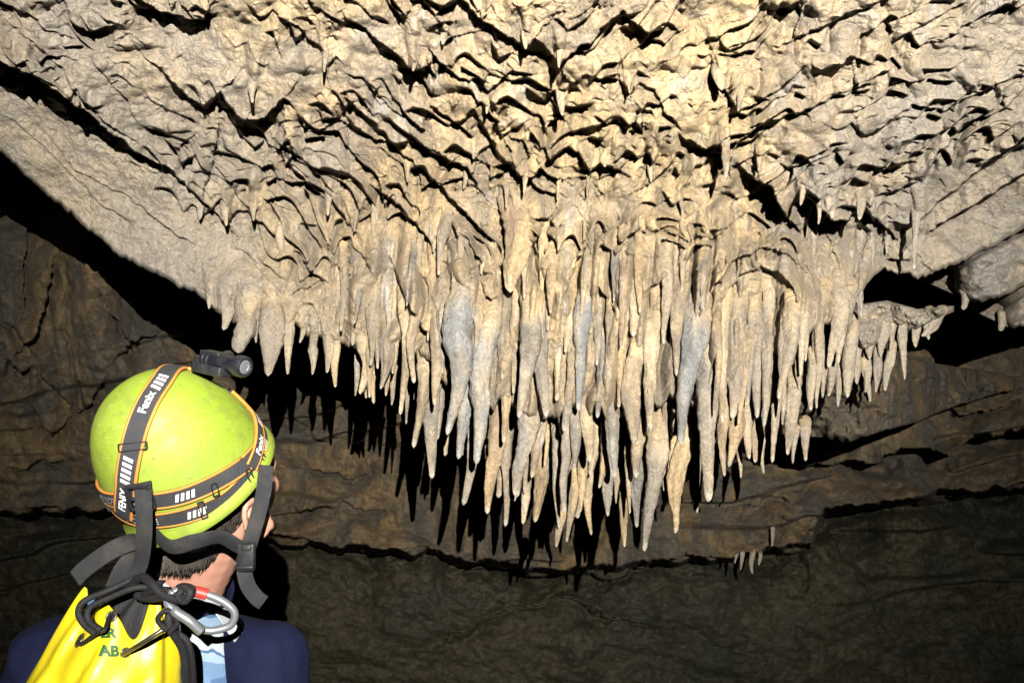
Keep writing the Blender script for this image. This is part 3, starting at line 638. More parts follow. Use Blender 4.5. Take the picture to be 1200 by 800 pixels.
def strap_marks(st, items, h, parent):
    """lettering and bars lying on a strap: (kind, centre distance, size)"""
    bm = bmesh.new()
    def add(b2, f):
        mp = {v: bm.verts.new(f(v.co)) for v in b2.verts}
        for q in b2.faces:
            try: bm.faces.new([mp[v] for v in q.verts])
            except ValueError: pass
        b2.free()
    for it in items:
        if it[0] == 'dots':
            for k in range(it[3]):
                for r in range(3):
                    if RNG.random() < .3: continue
                    b2 = bmesh.new(); bmesh.ops.create_grid(b2, x_segments=1, y_segments=1, size=.0007); add(b2, lambda c, k=k, r=r: st.at(it[1]+k*.0042+c.x, (r-1)*.0042+c.y, h))
        elif it[0] == 'bars':
            for k in range(it[3]):
                b2 = bmesh.new(); bmesh.ops.create_grid(b2, x_segments=1, y_segments=6, size=.5)
                add(b2, lambda c, k=k: st.at(it[1]+k*it[2]*.62+c.x*it[2]*.36+c.y*it[2]*.25, c.y*it[2], h))
        else: add(text_bm(it[0], it[2], it[2]*.02), lambda c: st.at(it[1]+c.x, c.y+it[3], h))
    bmesh.ops.recalc_face_normals(bm, faces=bm.faces); return obj('lettering', bm, M['white'], parent, False)
def free_ribbon(name, pts, w, th, mat, nrm, parent=None, n=50, twist=0):
    p, L = resample(pts, n); bm = bmesh.new(); rows = []
    for i in range(n):
        t = (p[min(i+1, n-1)]-p[max(i-1, 0)]).normalized(); nn = (nrm if isinstance(nrm, Vector) else nrm(i/(n-1))); nn = (nn-t*nn.dot(t)).normalized(); nn = Quaternion(t, twist*i/(n-1)) @ nn; s = t.cross(nn)
        e = .15; rows.append([bm.verts.new(p[i]+s*w*a+nn*th*b) for a, b in ((-.5, -.5+e), (-.46, -.5), (.46, -.5), (.5, -.5+e), (.5, .5-e), (.46, .5), (0, .56), (-.46, .5), (-.5, .5-e))])
    c = 9
    for i in range(n-1):
        for k in range(c): bm.faces.new((rows[i][k], rows[i][(k+1) % c], rows[i+1][(k+1) % c], rows[i+1][k]))
    bm.faces.new(rows[0][::-1]); bm.faces.new(rows[-1]); bmesh.ops.recalc_face_normals(bm, faces=bm.faces)
    return obj(name, bm, mat, parent)
def tube_bm(pts, r, n=60, m=10, bm=None, closed=False):
    if closed: pts = list(pts)+[pts[0]]
    p, L = resample(pts, n); bm = bm or bmesh.new(); rows = []; nn = Vector((.3, .2, 1))
    for i in range(n):
        t = (p[min(i+1, n-1)]-p[max(i-1, 0)]).normalized(); nn = (nn-t*nn.dot(t)).normalized(); s = t.cross(nn); rr = r(i/(n-1)) if callable(r) else r
        rows.append([bm.verts.new(p[i]+(nn*math.cos(2*math.pi*k/m)+s*math.sin(2*math.pi*k/m))*rr) for k in range(m)])
    for i in range(n-1):
        for k in range(m): bm.faces.new((rows[i][k], rows[i][(k+1) % m], rows[i+1][(k+1) % m], rows[i+1][k]))
    bm.faces.new(rows[0][::-1]); bm.faces.new(rows[-1]); bmesh.ops.recalc_face_normals(bm, faces=bm.faces); return bm
def box_bm(c, X, Y, Z, sx, sy, sz, bev=.001, bm=None):
    b = bmesh.new(); bmesh.ops.create_cube(b, size=1)
    for v in b.verts: v.co = Vector((v.co.x*sx, v.co.y*sy, v.co.z*sz))
    bmesh.ops.bevel(b, geom=list(b.edges), offset=bev, segments=2, affect='EDGES', profile=.6)
    for v in b.verts: v.co = c+X*v.co.x+Y*v.co.y+Z*v.co.z
    if bm is None: return b
    me = bpy.data.meshes.new('x'); b.to_mesh(me); b.free(); bm.from_mesh(me); bpy.data.meshes.remove(me); return bm
# ---- body
class Blobs:
    def __init__(s): s.V = []; s.F = []; s.n = 0
    def add(s, V, F): s.V.append(V); s.F.append(F+s.n); s.n += len(V)
_usph = {}
def usphere(seg):
    if seg not in _usph:
        rg_ = seg//2+2; ph = np.linspace(.02, math.pi-.02, rg_)[:, None]; th = np.linspace(0, 2*math.pi, seg, endpoint=False)[None]
        V = np.stack([np.sin(ph)*np.cos(th), np.sin(ph)*np.sin(th), np.cos(ph)+0*th], -1).reshape(-1, 3)
        F = grid_faces(rg_, seg, wrap=True, flip=True); V = np.r_[V, [[0, 0, 1], [0, 0, -1]]]; n = rg_*seg; i = np.arange(seg); j = (i+1) % seg
        F = np.r_[F, np.stack([i, j, 0*i+n, 0*i+n], -1), np.stack([j+n-seg, i+n-seg, 0*i+n+1, 0*i+n+1], -1)]; _usph[seg] = (V, F)
    return _usph[seg]
def blob(bm, c, r, M3=None, seg=20):
    V, F = usphere(seg); V = V*np.array(r)
    if M3 is not None: V = V @ np.array(M3).T
    V = V+np.array(c)
    if isinstance(bm, Blobs): bm.add(V, F)
    else:
        vs = [bm.verts.new(v) for v in V]
        for f in F: bm.faces.new([vs[k] for k in dict.fromkeys(int(q) for q in f)])
def capsule(bm, a, b, ra, rb, k=10):
    n = max(3, int((b-a).length/(min(ra, rb)*.35)))
    for i in range(n+1):
        t = i/n; blob(bm, a.lerp(b, t), (ra+(rb-ra)*t,)*3, None, k)
def remesh(name, bm, vox, mat, parent, smooth=4, it=None):
    me = bpy.data.meshes.new(name); Fs = np.concatenate(bm.F); me.from_pydata(np.concatenate(bm.V).tolist(), [], [list(dict.fromkeys(f)) for f in Fs.tolist()]); me.update()
    o = bpy.data.objects.new(name, me); COL.objects.link(o)
    md = o.modifiers.new('r', 'REMESH'); md.mode = 'VOXEL'; md.voxel_size = vox; md.use_smooth_shade = True
    ms = o.modifiers.new('s', 'SMOOTH'); ms.iterations = smooth; ms.factor = .5
    bpy.context.view_layer.update(); m2 = bpy.data.meshes.new_from_object(o.evaluated_get(bpy.context.evaluated_depsgraph_get()))
    o.modifiers.clear(); o.data = m2; bpy.data.meshes.remove(me); m2.name = name; m2.materials.clear(); m2.materials.append(mat)
    for p in m2.polygons: p.use_smooth = True
    if parent: o.parent = parent
    return o
SC = PV(190, 738, 1.20)                       # between the shoulder joints
shx = Vector((.985, -.17, 0)).normalized(); shy = Vector((.17, .985, 0)).normalized(); UZ = Vector((0, 0, 1))
def tb(a, b, c): return SC+shx*a+shy*b+UZ*c   # torso frame: right, forward, up
person = empty('person', (SC.x, SC.y, 0))
tag(person, 'caver in a navy blue shirt seen from behind, looking up at the stalactites', 'person')
par = []
def keep(o):                                   # children are modelled in the room, so undo the parent's offset
    o.matrix_parent_inverse = Matrix.Translation(-o.parent.location); return o
bm = Blobs()
blob(bm, hl(0, -.006, -.005), (.079, .098, .100), HM); blob(bm, hl(0, .035, -.075), (.060, .070, .070), HM); blob(bm, hl(0, .083, -.118), (.030, .024, .022), HM)
blob(bm, hl(0, .075, -.03), (.055, .035, .06), HM); blob(bm, hl(0, .117, -.052), (.012, .018, .022), HM); blob(bm, hl(0, .105, -.038), (.009, .014, .028), HM)
blob(bm, hl(0, .103, -.092), (.026, .012, .008), HM); blob(bm, hl(0, .101, -.101), (.022, .012, .008), HM)
for s in (-1, 1):
    blob(bm, hl(s*.031, .088, -.03), (.013, .013, .011), HM); blob(bm, hl(s*.036, .082, -.06), (.022, .022, .024), HM); blob(bm, hl(s*.032, .094, -.012), (.022, .012, .007), HM)
    q = HM @ Matrix.Rotation(s*.42, 3, 'Z')
    # ear: outer rim, bowl and lobe
    for k in range(15):
        a = -1.9+k*.30; blob(bm, hl(s*(.090+.003*math.sin(a)), -.022-.022*math.cos(a)*1.0, -.070+.034*math.sin(a)), (.0060, .0062, .0062), HM, 10)
    blob(bm, hl(s*.083, -.016, -.072), (.007, .020, .031), q, 14); blob(bm, hl(s*.086, -.008, -.104), (.006, .010, .011), HM, 10); blob(bm, hl(s*.089, -.019, -.072), (.004, .005, .022), HM, 10); blob(bm, hl(s*.087, .002, -.077), (.006, .006, .009), HM, 10); blob(bm, hl(s*.074, -.004, -.080), (.012, .022, .032), HM, 14)
nb = tb(.012, .012, .03); na = hl(0, -.025, -.085); capsule(bm, na, nb, .058, .062, 14); capsule(bm, nb, tb(.0, .01, -.05), .064, .10, 14)
for k in range(6): capsule(bm, tb(-.02, .012, -.02), tb((-1)**k*.15, .01, -.035), .06, .05, 12) if k < 2 else None
capsule(bm, tb(0, .01, -.10), tb(0, .02, -.42), .115, .105, 16)
for s in (-1, 1):
    blob(bm, tb(s*.07, .01, -.14), (.10, .095, .15)); blob(bm, tb(s*.065, .02, -.48), (.095, .09, .11))
    sh = tb(s*.175, .0, -.045); el = tb(s*.235, -.02, -.33); wr = tb(s*.19, .20, -.42)
    capsule(bm, sh, el, .056, .042, 12); capsule(bm, el, wr, .042, .028, 12)
    hd = (wr-el).normalized(); pd = Vector((-s, 0, 0)); pd = (pd-hd*pd.dot(hd)).normalized(); fd = hd.cross(pd)
    blob(bm, wr+hd*.045, (.018, .045, .034), Matrix((pd, hd, fd)).transposed())
    for j, (o, ln) in enumerate(((-.030, .068), (-.010, .078), (.010, .073), (.028, .058))):
        b0 = wr+hd*.075+fd*o*.9; b1 = b0+hd*ln*.5+pd*.008; b2 = b1+hd*ln*.28+pd*.02; b3 = b2+hd*ln*.1+pd*.02; capsule(bm, b0, b1, .0088, .0082, 8); capsule(bm, b1, b2, .0082, .0075, 8); capsule(bm, b2, b3, .0075, .0065, 8)
    t0 = wr+hd*.03+fd*-.030; t1 = t0+hd*.03-fd*.022+pd*.01; t2 = t1+hd*.028-fd*.003+pd*.012; capsule(bm, t0, t1, .013, .010, 8); capsule(bm, t1, t2, .010, .008, 8)
    hp = Vector((tb(s*.09, .02, 0).x, tb(s*.09, .02, 0).y, .92)); kn = hp+Vector((s*.01, .03, -.43)); an = Vector((hp.x+s*.015, hp.y-.01, .10))
    capsule(bm, hp, kn, .085, .055, 12); capsule(bm, kn, an, .053, .036, 12); blob(bm, an+shy*.05+UZ*-.06, (.042, .12, .035))
body = keep(remesh('body', bm, .0042, M['skin'], person, 3))
# ---- clothes
bm = Blobs()
capsule(bm, nb+(na-nb).normalized()*.038, tb(.004, .012, .0), .070, .086, 16); capsule(bm, tb(.004, .012, .000), tb(0, .01, -.05), .082, .108, 16)
for s in (-1, 1): capsule(bm, tb(s*.02, .012, -.025), tb(s*.178, .0, -.043), .070, .066, 14)
capsule(bm, tb(0, .01, -.10), tb(0, .02, -.50), .122, .118, 16)
for s in (-1, 1):
    blob(bm, tb(s*.072, .008, -.15), (.112, .105, .165)); blob(bm, tb(s*.07, .02, -.5), (.105, .10, .13)); capsule(bm, tb(s*.186, .0, -.048), tb(s*.240, -.02, -.27), .070, .060, 12)
shirt = remesh('shirt', bm, .006, M['navy'], person, 6)
n_ = len(shirt.data.vertices); co_ = np.zeros(n_*3); no_ = np.zeros(n_*3); shirt.data.vertices.foreach_get('co', co_); shirt.data.vertices.foreach_get('normal', no_)
c = co_.reshape(-1, 3); no_ = no_.reshape(-1, 3); x_, y_, z_ = c.T
c = c+no_*(.008*ridge(x_*9+z_*7, y_*9-z_*4, 2, 31)+.003*fbm(x_*30, y_*30, z_*20, 2, 32))[:, None]
shirt.data.vertices.foreach_set('co', c.ravel()); shirt.data.update()
keep(shirt)
bm = Blobs()
blob(bm, tb(0, .02, -.52), (.165, .115, .10))
for s in (-1, 1):
    hp = Vector((tb(s*.09, .02, 0).x, tb(s*.09, .02, 0).y, .92)); kn = hp+Vector((s*.01, .03, -.43)); an = Vector((hp.x+s*.015, hp.y-.01, .16)); capsule(bm, hp, kn, .098, .07, 12); capsule(bm, kn, an, .068, .058, 12)
keep(remesh('trousers', bm, .009, M['trouser'], person, 4))
for s in (-1, 1):
    bm = Blobs(); hp = tb(s*.09, .02, 0); an = Vector((hp.x+s*.015, hp.y-.01, .10)); capsule(bm, an+UZ*.18, an, .052, .048, 12); blob(bm, an+shy*.05+UZ*-.045, (.052, .145, .05)); blob(bm, an+shy*.05+UZ*-.07, (.052, .145, .025)); keep(remesh('boot', bm, .008, M['boot'], person, 2))
from mathutils.bvhtree import BVHTree
def bvh_of(o): return BVHTree.FromPolygons([v.co.copy() for v in o.data.vertices], [tuple(p.vertices) for p in o.data.polygons])
bsh = bvh_of(shirt); bbd = bvh_of(body)
def onto(tree, x, y, h=.0, fb=1.15):
    o = Vector(CAM.tolist()); d = (PV(x, y, 1)-o).normalized(); r = tree.ray_cast(o, d)
    return (r[0]+r[1]*h*(1 if r[1].dot(d) < 0 else -1), r[1]) if r[0] else (PV(x, y, fb), -d)
def patch(name, L, Rr, tree, mat, h, parent, n=30, m=10):
    """a printed or sewn strip lying on cloth between two traced edges"""
    bm = bmesh.new(); rows = []
    La = np.array(L, float); Ra = np.array(Rr, float)
    for i in range(n):
        u = i/(n-1)*(len(L)-1); k = min(int(u), len(L)-2); a = La[k]+(La[k+1]-La[k])*(u-k); b = Ra[k]+(Ra[k+1]-Ra[k])*(u-k); row = []
        for j in range(m):
            q = a+(b-a)*j/(m-1); row.append(bm.verts.new(onto(tree, q[0], q[1], h)[0]))
        rows.append(row)
    for i in range(n-1):
        for j in range(m-1): bm.faces.new((rows[i][j], rows[i][j+1], rows[i+1][j+1], rows[i+1][j]))
    ex = bmesh.ops.solidify(bm, geom=bm.faces[:], thickness=.0015); bmesh.ops.recalc_face_normals(bm, faces=bm.faces)
    return keep(obj(name, bm, mat, parent))
patch('shirt_panel', [(205,722),(208,760),(210,800),(212,850)], [(262,722),(264,760),(268,800),(270,850)], bsh, M['panel'], .0035, person)
patch('shirt_panel', [(85,712),(110,700),(150,690)], [(85,728),(115,718),(155,706)], bsh, M['panel'], .0035, person)
patch('collar_trim', [(160,676),(190,674),(220,679),(245,690),(266,712),(286,742)], [(160,690),(190,688),(217,694),(238,706),(258,728),(276,754)], bsh, M['collarw'], .004, person)
# navy collar: a band standing round the neck
ax = (na-nb).normalized(); cx_ = ax.cross(Vector((0, 1, 0))).normalized(); cy_ = ax.cross(cx_)
cc = nb+ax*.050; bm = bmesh.new(); rows = []
for i in range(48):
    a = 2*math.pi*i/48; d = cx_*math.cos(a)+cy_*math.sin(a); rows.append([bm.verts.new(cc+d*r+ax*h) for r, h in ((.078, -.022), (.077, -.002), (.0735, .014), (.071, .016), (.067, .010), (.068, -.022))])
for i in range(48):
    for k in range(6): bm.faces.new((rows[i][k], rows[i][(k+1) % 6], rows[(i+1) % 48][(k+1) % 6], rows[(i+1) % 48][k]))
bmesh.ops.recalc_face_normals(bm, faces=bm.faces); keep(obj('collar', bm, M['navy'], person))
# hair: a cap on the skull and combed strands at the nape
bm = bmesh.new(); blob(bm, hl(0, -.012, .0), (.084, .100, .105), HM, 32)
for v in list(bm.verts):
    q = HI @ (v.co-HC)
    if q.z < -.062+.5*max(q.y, -.02)+.010*math.sin(q.x*90): bm.verts.remove(v)
rr = random.Random(3)
for i in range(1500):
    th = rr.uniform(-2.0, 2.0) ; z0 = rr.uniform(-.078, -.03); side = abs(th)/2.0
    if side > .62: z0 += .018
    def hp_(th, z, k=1.0):
        r = math.sqrt(max(0.02, 1-(z/.108)**2)); return Vector((.085*r*math.sin(th)*k, -.012-.101*r*math.cos(th)*k, z))
    ln = rr.uniform(.018, .040)*(1-.35*side); dr = rr.gauss(-.10, .10)
    pts = [hp_(th, z0, 1.01), hp_(th+dr*.4, z0-ln*.5, 1.03), hp_(th+dr, z0-ln, 1.0+.03*rr.random())]
    if pts[2].z < -.1: pts[2] = pts[1]+(pts[1]-pts[0])*.8
    if pts[1].z < -.1: continue
    wv = rr.uniform(.0006, .0014); sd = Vector((math.cos(th), math.sin(th), 0)); no = Vector((math.sin(th), -math.cos(th), 0))
    vs = []
    for k, p_ in enumerate(pts[:2]): vs.append([bm.verts.new(hl(*(p_+sd*wv*a+no*wv*b))) for a, b in ((-1, 0), (0, .9), (1, 0))])
    tipv = bm.verts.new(hl(*pts[2]))
    for k in range(2): bm.faces.new((vs[0][k], vs[0][k+1], vs[1][k+1], vs[1][k])); bm.faces.new((vs[1][k], vs[1][k+1], tipv))
    bm.faces.new((vs[1][2], vs[1][0], tipv)); bm.faces.new((vs[0][2], vs[0][0], vs[1][0], vs[1][2]))
for i in range(2600):
    x = rr.uniform(176, 264); lo = float(np.interp(x, [176, 190, 220, 240, 252, 258, 264], [668, 677, 678, 668, 655, 638, 622])); y1 = lo-rr.random()**1.4*44+rr.uniform(-3, 3)
    l_ = rr.uniform(12, 30); dx = rr.gauss(-2.5, 3.5)-(.05*(x-215)); pp = [onto(bbd, x-dx*(1-u)*1.0, y1-l_*(1-u), h_) for u, h_ in ((0, .002), (.5, .0035), (1, .0012+.003*rr.random()))]
    if max(abs((pp[0][0]-pp[2][0]).length), 0) > .08: continue
    wv = rr.uniform(.0005, .0011); vs = []
    for k in (0, 1):
        c_, n_ = pp[k]; vs.append([bm.verts.new(c_+CR*wv*a+n_*wv*b) for a, b in ((-1, 0), (0, .9), (1, 0))])
    tv = bm.verts.new(pp[2][0])
    for k in range(2): bm.faces.new((vs[0][k], vs[0][k+1], vs[1][k+1], vs[1][k])); bm.faces.new((vs[1][k], vs[1][k+1], tv))
    bm.faces.new((vs[1][2], vs[1][0], tv)); bm.faces.new((vs[0][2], vs[0][0], vs[1][0], vs[1][2]))
keep(obj('hair', bm, M['hairm'], person))
# ---- helmet
helmet = empty('helmet', HC[:]); tag(helmet, 'lime green caving helmet with grey straps on the caver\'s head', 'helmet')
def shell_pt(th, ph, k=1.0, dz=0):
    v = hproj(Vector((HA*math.cos(ph)*math.cos(th), HB*math.cos(ph)*math.sin(th), HCc*math.sin(ph)+1e-6))); return v+hnorm(v)*(k-1)
bm = bmesh.new(); NT, NP = 96, 40; rows = []
prof = [(-.010, .004), (-.012, .0065), (-.009, .0085), (-.001, .0065), (.006, .003)]     # rolled brim
for z, o in prof:
    rows.append([bm.verts.new(hl((HA+o)*math.cos(2*math.pi*i/NT), (HB+o)*math.sin(2*math.pi*i/NT), z)) for i in range(NT)])
for j in range(1, NP):
    ph = math.pi/2*(j/NP)**.9
    row = []
    for i in range(NT):
        v = shell_pt(2*math.pi*i/NT, max(ph, .075)); row.append(bm.verts.new(hl(*v)))
    rows.append(row)
inner = [[bm.verts.new(hl((HA-.004)*math.cos(2*math.pi*i/NT), (HB-.004)*math.sin(2*math.pi*i/NT), -.010)) for i in range(NT)], [bm.verts.new(hl((HA-.008)*math.cos(2*math.pi*i/NT), (HB-.008)*math.sin(2*math.pi*i/NT), .05)) for i in range(NT)]]
rows = inner[::-1]+rows
for j in range(len(rows)-1):
    for i in range(NT): bm.faces.new((rows[j][i], rows[j][(i+1) % NT], rows[j+1][(i+1) % NT], rows[j+1][i]))
tp = bm.verts.new(hl(0, 0, HCc))
for i in range(NT): bm.faces.new((rows[-1][i], rows[-1][(i+1) % NT], tp))
bmesh.ops.recalc_face_normals(bm, faces=bm.faces); keep(obj('shell', bm, M['shell'], helmet))
# inner padding ring that hugs the head
bm = tube_bm([hl(.095*math.cos(a), .108*math.sin(a), -.012) for a in np.linspace(0, 2*math.pi, 14)[:-1]], .012, 60, 10, None, True); keep(obj('head_ring', bm, M['plastic'], helmet))
# rivet heads and clips
def clip_on(x, y, sx, sy, rot=0, parent=helmet, name='strap_clip', mat='plastic', h=.003):
    p = hhit(x, y); n_ = hnorm(p); t = (HI @ CU); t = (t-n_*t.dot(n_)).normalized(); t = Quaternion(n_, rot) @ t; s = t.cross(n_)
    N, T, Sx = HM @ n_, HM @ t, HM @ s; c = hl(*p)+N*h; bm = bmesh.new(); b = min(sx, sy)*.2
    for a, u, v_ in ((0, sx, b), (1, sx, b)): bm = box_bm(c+T*((sy/2)*(1 if a else -1)), Sx, T, N, sx, b, .006, .001, bm)
    for a in (-1, 1): bm = box_bm(c+Sx*(sx/2*a), Sx, T, N, b, sy, .0056, .001, bm)
    return keep(obj(name, bm, M[mat], parent))
clip_on(157, 523, .036, .010, .1); clip_on(237, 596, .008, .026, .3); clip_on(292, 560, .008, .030, .45); clip_on(251, 573, .008, .020, .3); clip_on(308, 540, .007, .024, .6)
clip_on(120, 588, .012, .026, -.1)
# ---- head lamp
lamp = empty('headlamp', HC[:]); tag(lamp, 'black tube headlamp on grey and orange elastic bands over the green helmet', 'headlamp')
Q = lambda *a: [hhit(x, y) for x, y in a]
sA = Strap(Q((147,603),(148,580),(150,555),(155,527),(162,500),(173,474),(190,447),(210,431),(232,423),(250,421)))
sC = Strap(Q((276,438),(288,458),(297,480),(302,505),(300,528),(292,548)))
sD = Strap([hhit(300,545), hhit(309,520), hhit(308,492), hhit(296,462)])
ring = lambda z, a, ph: Strap([Vector((HA*math.cos(t), HB*math.sin(t), z+a*math.sin(t*2+ph))) for t in np.linspace(0, 2*math.pi, 25)], 140)
def band(px, zb_):
    q = [hhit(*a) for a in px]; th = np.array([math.atan2(v.y/HB, v.x/HA) for v in q]); z = np.array([v.z for v in q]); o_ = np.argsort(th); th = th[o_]; z = z[o_]
    th = np.r_[th, th[-1]+(th[0]+2*math.pi-th[-1])*.5]; z = np.r_[z, zb_]
    return Strap([Vector((HA*math.cos(t), HB*math.sin(t), max(.008, float(np.interp(t, th, z, period=2*math.pi))))) for t in np.linspace(0, 2*math.pi, 41)], 160)
sE = band([(117,588),(150,605),(185,609),(225,601),(262,586),(295,560),(317,528)], .03); sF = band([(118,575),(150,580),(185,584),(215,579),(250,565),(285,544),(306,520),(318,498)], .045)
for nm, st, wd, h, marks in (('head_strap', sA, .024, .0052, [('FENIX', .037, .015, 0), ('bars', .068, .013, 5), ('Fenix', .178, .015, 0), ('bars', .203, .013, 4)]), ('head_strap', sD, .015, .0030, [('bars', .02, .010, 6)]),
        ('head_strap', sC, .017, .0052, [('Fenix', .075, .0165, 0), ('bars', .015, .012, 5)]), ('head_band', sE, .021, .0026, None), ('head_band', sF, .021, .0036, None)):
    if nm == 'head_strap' and st is sC: st.p = st.p[::-1]; marks = [('Fenix', .040, .016, 0), ('bars', .082, .013, 5)]
    o = keep(obj(nm, st.ribbon(-wd/2, wd/2, .0004, h), M['web'], lamp)); sharp(o)
    bmp = st.ribbon(wd/2-.0004, wd/2+.0030, .0004, h+.0004, 90, 1); b2 = st.ribbon(-wd/2-.0030, -wd/2+.0004, .0004, h+.0004, 90, 1)
    me = bpy.data.meshes.new('x'); b2.to_mesh(me); b2.free(); bmp.from_mesh(me)
    pi_ = obj('piping', bmp, M['orange'], o)

    o2 = []
    if marks: l_ = strap_marks(st, marks, h+.0006, o)
    else:
        l_ = strap_marks(st, [('dots', st.L*(.63 if st is sE else .66), 0, 14), ('dots', st.L*.74, 0, 12), ('bars', st.L*.86, .011, 4)], h+.0006, o)
# tube of the lamp lying across the front of the helmet
c0 = PV(240, 420, 1.10); c1 = PV(287, 430, 1.065); axl = (c1-c0).normalized(); un = (CU-axl*CU.dot(axl)).normalized(); fn = axl.cross(un)
def lathe(c, A, U, Fv, prof, n=28, knurl=0):
    bm = bmesh.new(); rows = []
    for s_, r in prof:
        rows.append([bm.verts.new(c+A*s_+(U*math.cos(2*math.pi*i/n)+Fv*math.sin(2*math.pi*i/n))*(r*(1+knurl*(i % 2)))) for i in range(n)])
    for j in range(len(rows)-1):
        for i in range(n): bm.faces.new((rows[j][i], rows[j][(i+1) % n], rows[j+1][(i+1) % n], rows[j+1][i]))
    bm.faces.new(rows[0][::-1]); bm.faces.new(rows[-1]); bmesh.ops.recalc_face_normals(bm, faces=bm.faces); return bm
Lt = (c1-c0).length
sharp(keep(obj('battery_tube', lathe(c0, axl, un, fn, [(-.002, .008), (0, .0115), (.006, .012), (.007, .0105), (.010, .0105), (.011, .012), (.015, .012), (.016, .0105), (.019, .0105), (.020, .012), (Lt-.014, .012)]), M['lampm'], lamp)))
cap = sharp(keep(obj('end_cap', lathe(c1, axl, un, fn, [(-.016, .0125), (-.014, .0150), (-.001, .0152), (.0015, .0138), (.0015, .011), (-.0005, .0105)], 32, .05), M['lampm'], lamp)))
rg = sharp(obj('cap_face', lathe(c1, axl, un, fn, [(-.002, .0104), (.0006, .0095), (.0012, .006), (.0004, .0055)], 24, .10), M['steel'], cap))
bm = box_bm(c0+axl*.020+un*-.013, axl, un, fn, .058, .014, .032, .002); bm = box_bm(c0+axl*.016+un*.010-fn*.002, axl, un, fn, .038, .006, .020, .0015, bm); bm = box_bm(c0+axl*-.006+un*-.004, axl, un, fn, .012, .016, .020, .002, bm)
keep(obj('bracket', bm, M['plastic'], lamp))
hc = c0+axl*.014+fn*(.016 if fn.dot(CF) > 0 else -.016); ff = fn*(1 if fn.dot(CF) > 0 else -1)
sharp(keep(obj('lamp_head', lathe(hc, ff, un, axl, [(-.008, .011), (.010, .0125), (.014, .014), (.016, .014), (.016, .011)]), M['lampm'], lamp))); keep(obj('lens', lathe(hc, ff, un, axl, [(.0145, .0105), (.0152, .0103)]), M['glass'], lamp))
# ---- helmet webbing
bk = hhit(168, 583); BK = hl(*bk); BN = HM @ hnorm(bk)
clip_on(168, 578, .030, .036, .05, helmet, 'buckle', 'plastic', .010); clip_on(168, 583, .022, .016, .05, helmet, 'buckle', 'plastic', .014)
def dz(x, y, Z): return PV(x, y, Z)
zb = (BK-Vector(CAM.tolist())).dot(CF)
fr_ = free_ribbon
tocam = -CF
keep(fr_('hanging_strap', [PV(167,565,zb-.013), PV(168,585,zb-.02), PV(169,610,zb-.022), PV(168,640,zb-.015), PV(163,665,zb-.005), PV(146,688,zb), PV(118,704,zb+.01)], .024, .002, M['blackweb'], tocam, helmet, 60, .5))
keep(fr_('hanging_strap', [PV(172,632,zb+.06), PV(150,636,zb+.03), PV(125,648,zb+.02), PV(100,666,zb+.02), PV(88,678,zb+.02)], .026, .002, M['blackweb'], (tocam+CU*.4).normalized(), helmet))
keep(fr_('hanging_strap', [PV(172,640,zb+.06), PV(155,652,zb+.03), PV(142,668,zb+.02), PV(132,690,zb+.02)], .022, .002, M['blackweb'], tocam, helmet))
keep(fr_('chin_strap', [PV(178,622,1.05), PV(200,640,1.02), PV(228,634,1.02), PV(258,629,1.04), PV(280,640,1.055), PV(291,642,1.06)], .022, .003, M['blackweb'], (tocam-CU*.3).normalized(), helmet))
keep(fr_('chin_strap', [PV(312,545,1.10), PV(309,575,1.085), PV(302,605,1.07), PV(294,632,1.06), PV(290,645,1.06)], .022, .0025, M['blackweb'], (tocam+CR*.6).normalized(), helmet))
keep(fr_('strap_end', [PV(289,638,1.06), PV(286,662,1.06), PV(290,684,1.05), PV(300,699,1.045), PV(309,706,1.045)], .021, .003, M['blackweb'], (tocam+CR*.3).normalized(), helmet))
bm = box_bm(PV(289,652,1.052), CR, CU, CF, .024, .040, .012, .003); bm = box_bm(PV(289,641,1.046), CR, CU, CF, .014, .008, .008, .002, bm); bm = box_bm(PV(287,664,1.048), CR, CU, CF, .026, .006, .010, .002, bm); keep(obj('buckle', bm, M['plastic'], helmet))
# ---- yellow bag
BC = PV(146, 712, 1.03)
bag = empty('caving_bag', (BC.x, BC.y, BC.z-.55)); tag(bag, 'yellow PVC caving bag with drawcord and eyelets on the caver\'s back', 'bag')
NTb, NRb = 160, 60; rows = []; bm = bmesh.new()
bdown = (-UZ*.97+Vector((-.22, .03, 0))).normalized()
def bag_pt(a, t):
    """a: angle round the bag, 0 faces the camera; t: metres below its mouth"""
    k = min(t/.30, 1); wx = .062+.080*k**.7; wy = .030+.055*k**.8
    fold = max(0, 1-t/.22)
    f = 1+fold*(.24*math.sin(a*3+1.2)+.10*math.sin(a*7+.5)+.05*math.sin(a*11+2))+.02*math.sin(a*5+t*20)
    e = .8
    ca, sa = math.sin(a), -math.cos(a)
    x = wx*abs(ca)**e*(1 if ca > 0 else -1)*(1+.4*(f-1)); y = wy*abs(sa)**e*(1 if sa > 0 else -1)*f*(1+.07*math.sin(x*110+t*9)*max(.25, 1-t/.25)+.07*math.sin(x*47-t*14)+.30*float(abs(vn(x*24+t*8+3, t*13-x*7, 0, 3)))-.09)
    return x, y
def rim_h(a): return .030*math.exp(-((a+1.15)/.35)**2)-.004+.022*math.exp(-((a+.15)/.22)**2)+.024*math.exp(-((a-.95)/.3)**2)-.030*math.exp(-((a-.42)/.28)**2)+.004*math.sin(a*9)
for j in range(NRb):
    t = .62*(j/(NRb-1))**1.5; row = []
    for i in range(NTb):
        a = -math.pi+2*math.pi*i/NTb; x, y = bag_pt(a, t); h = rim_h(a)*max(0, 1-t/.10)
        row.append(bm.verts.new(BC+bdown*t+CR*x+Vector((0, 1, 0))*y+UZ*h))
    rows.append(row)
for j in range(NRb-1):
    for i in range(NTb): bm.faces.new((rows[j][i], rows[j][(i+1) % NTb], rows[j+1][(i+1) % NTb], rows[j+1][i]))
bm.faces.new(rows[-1]); ri = []
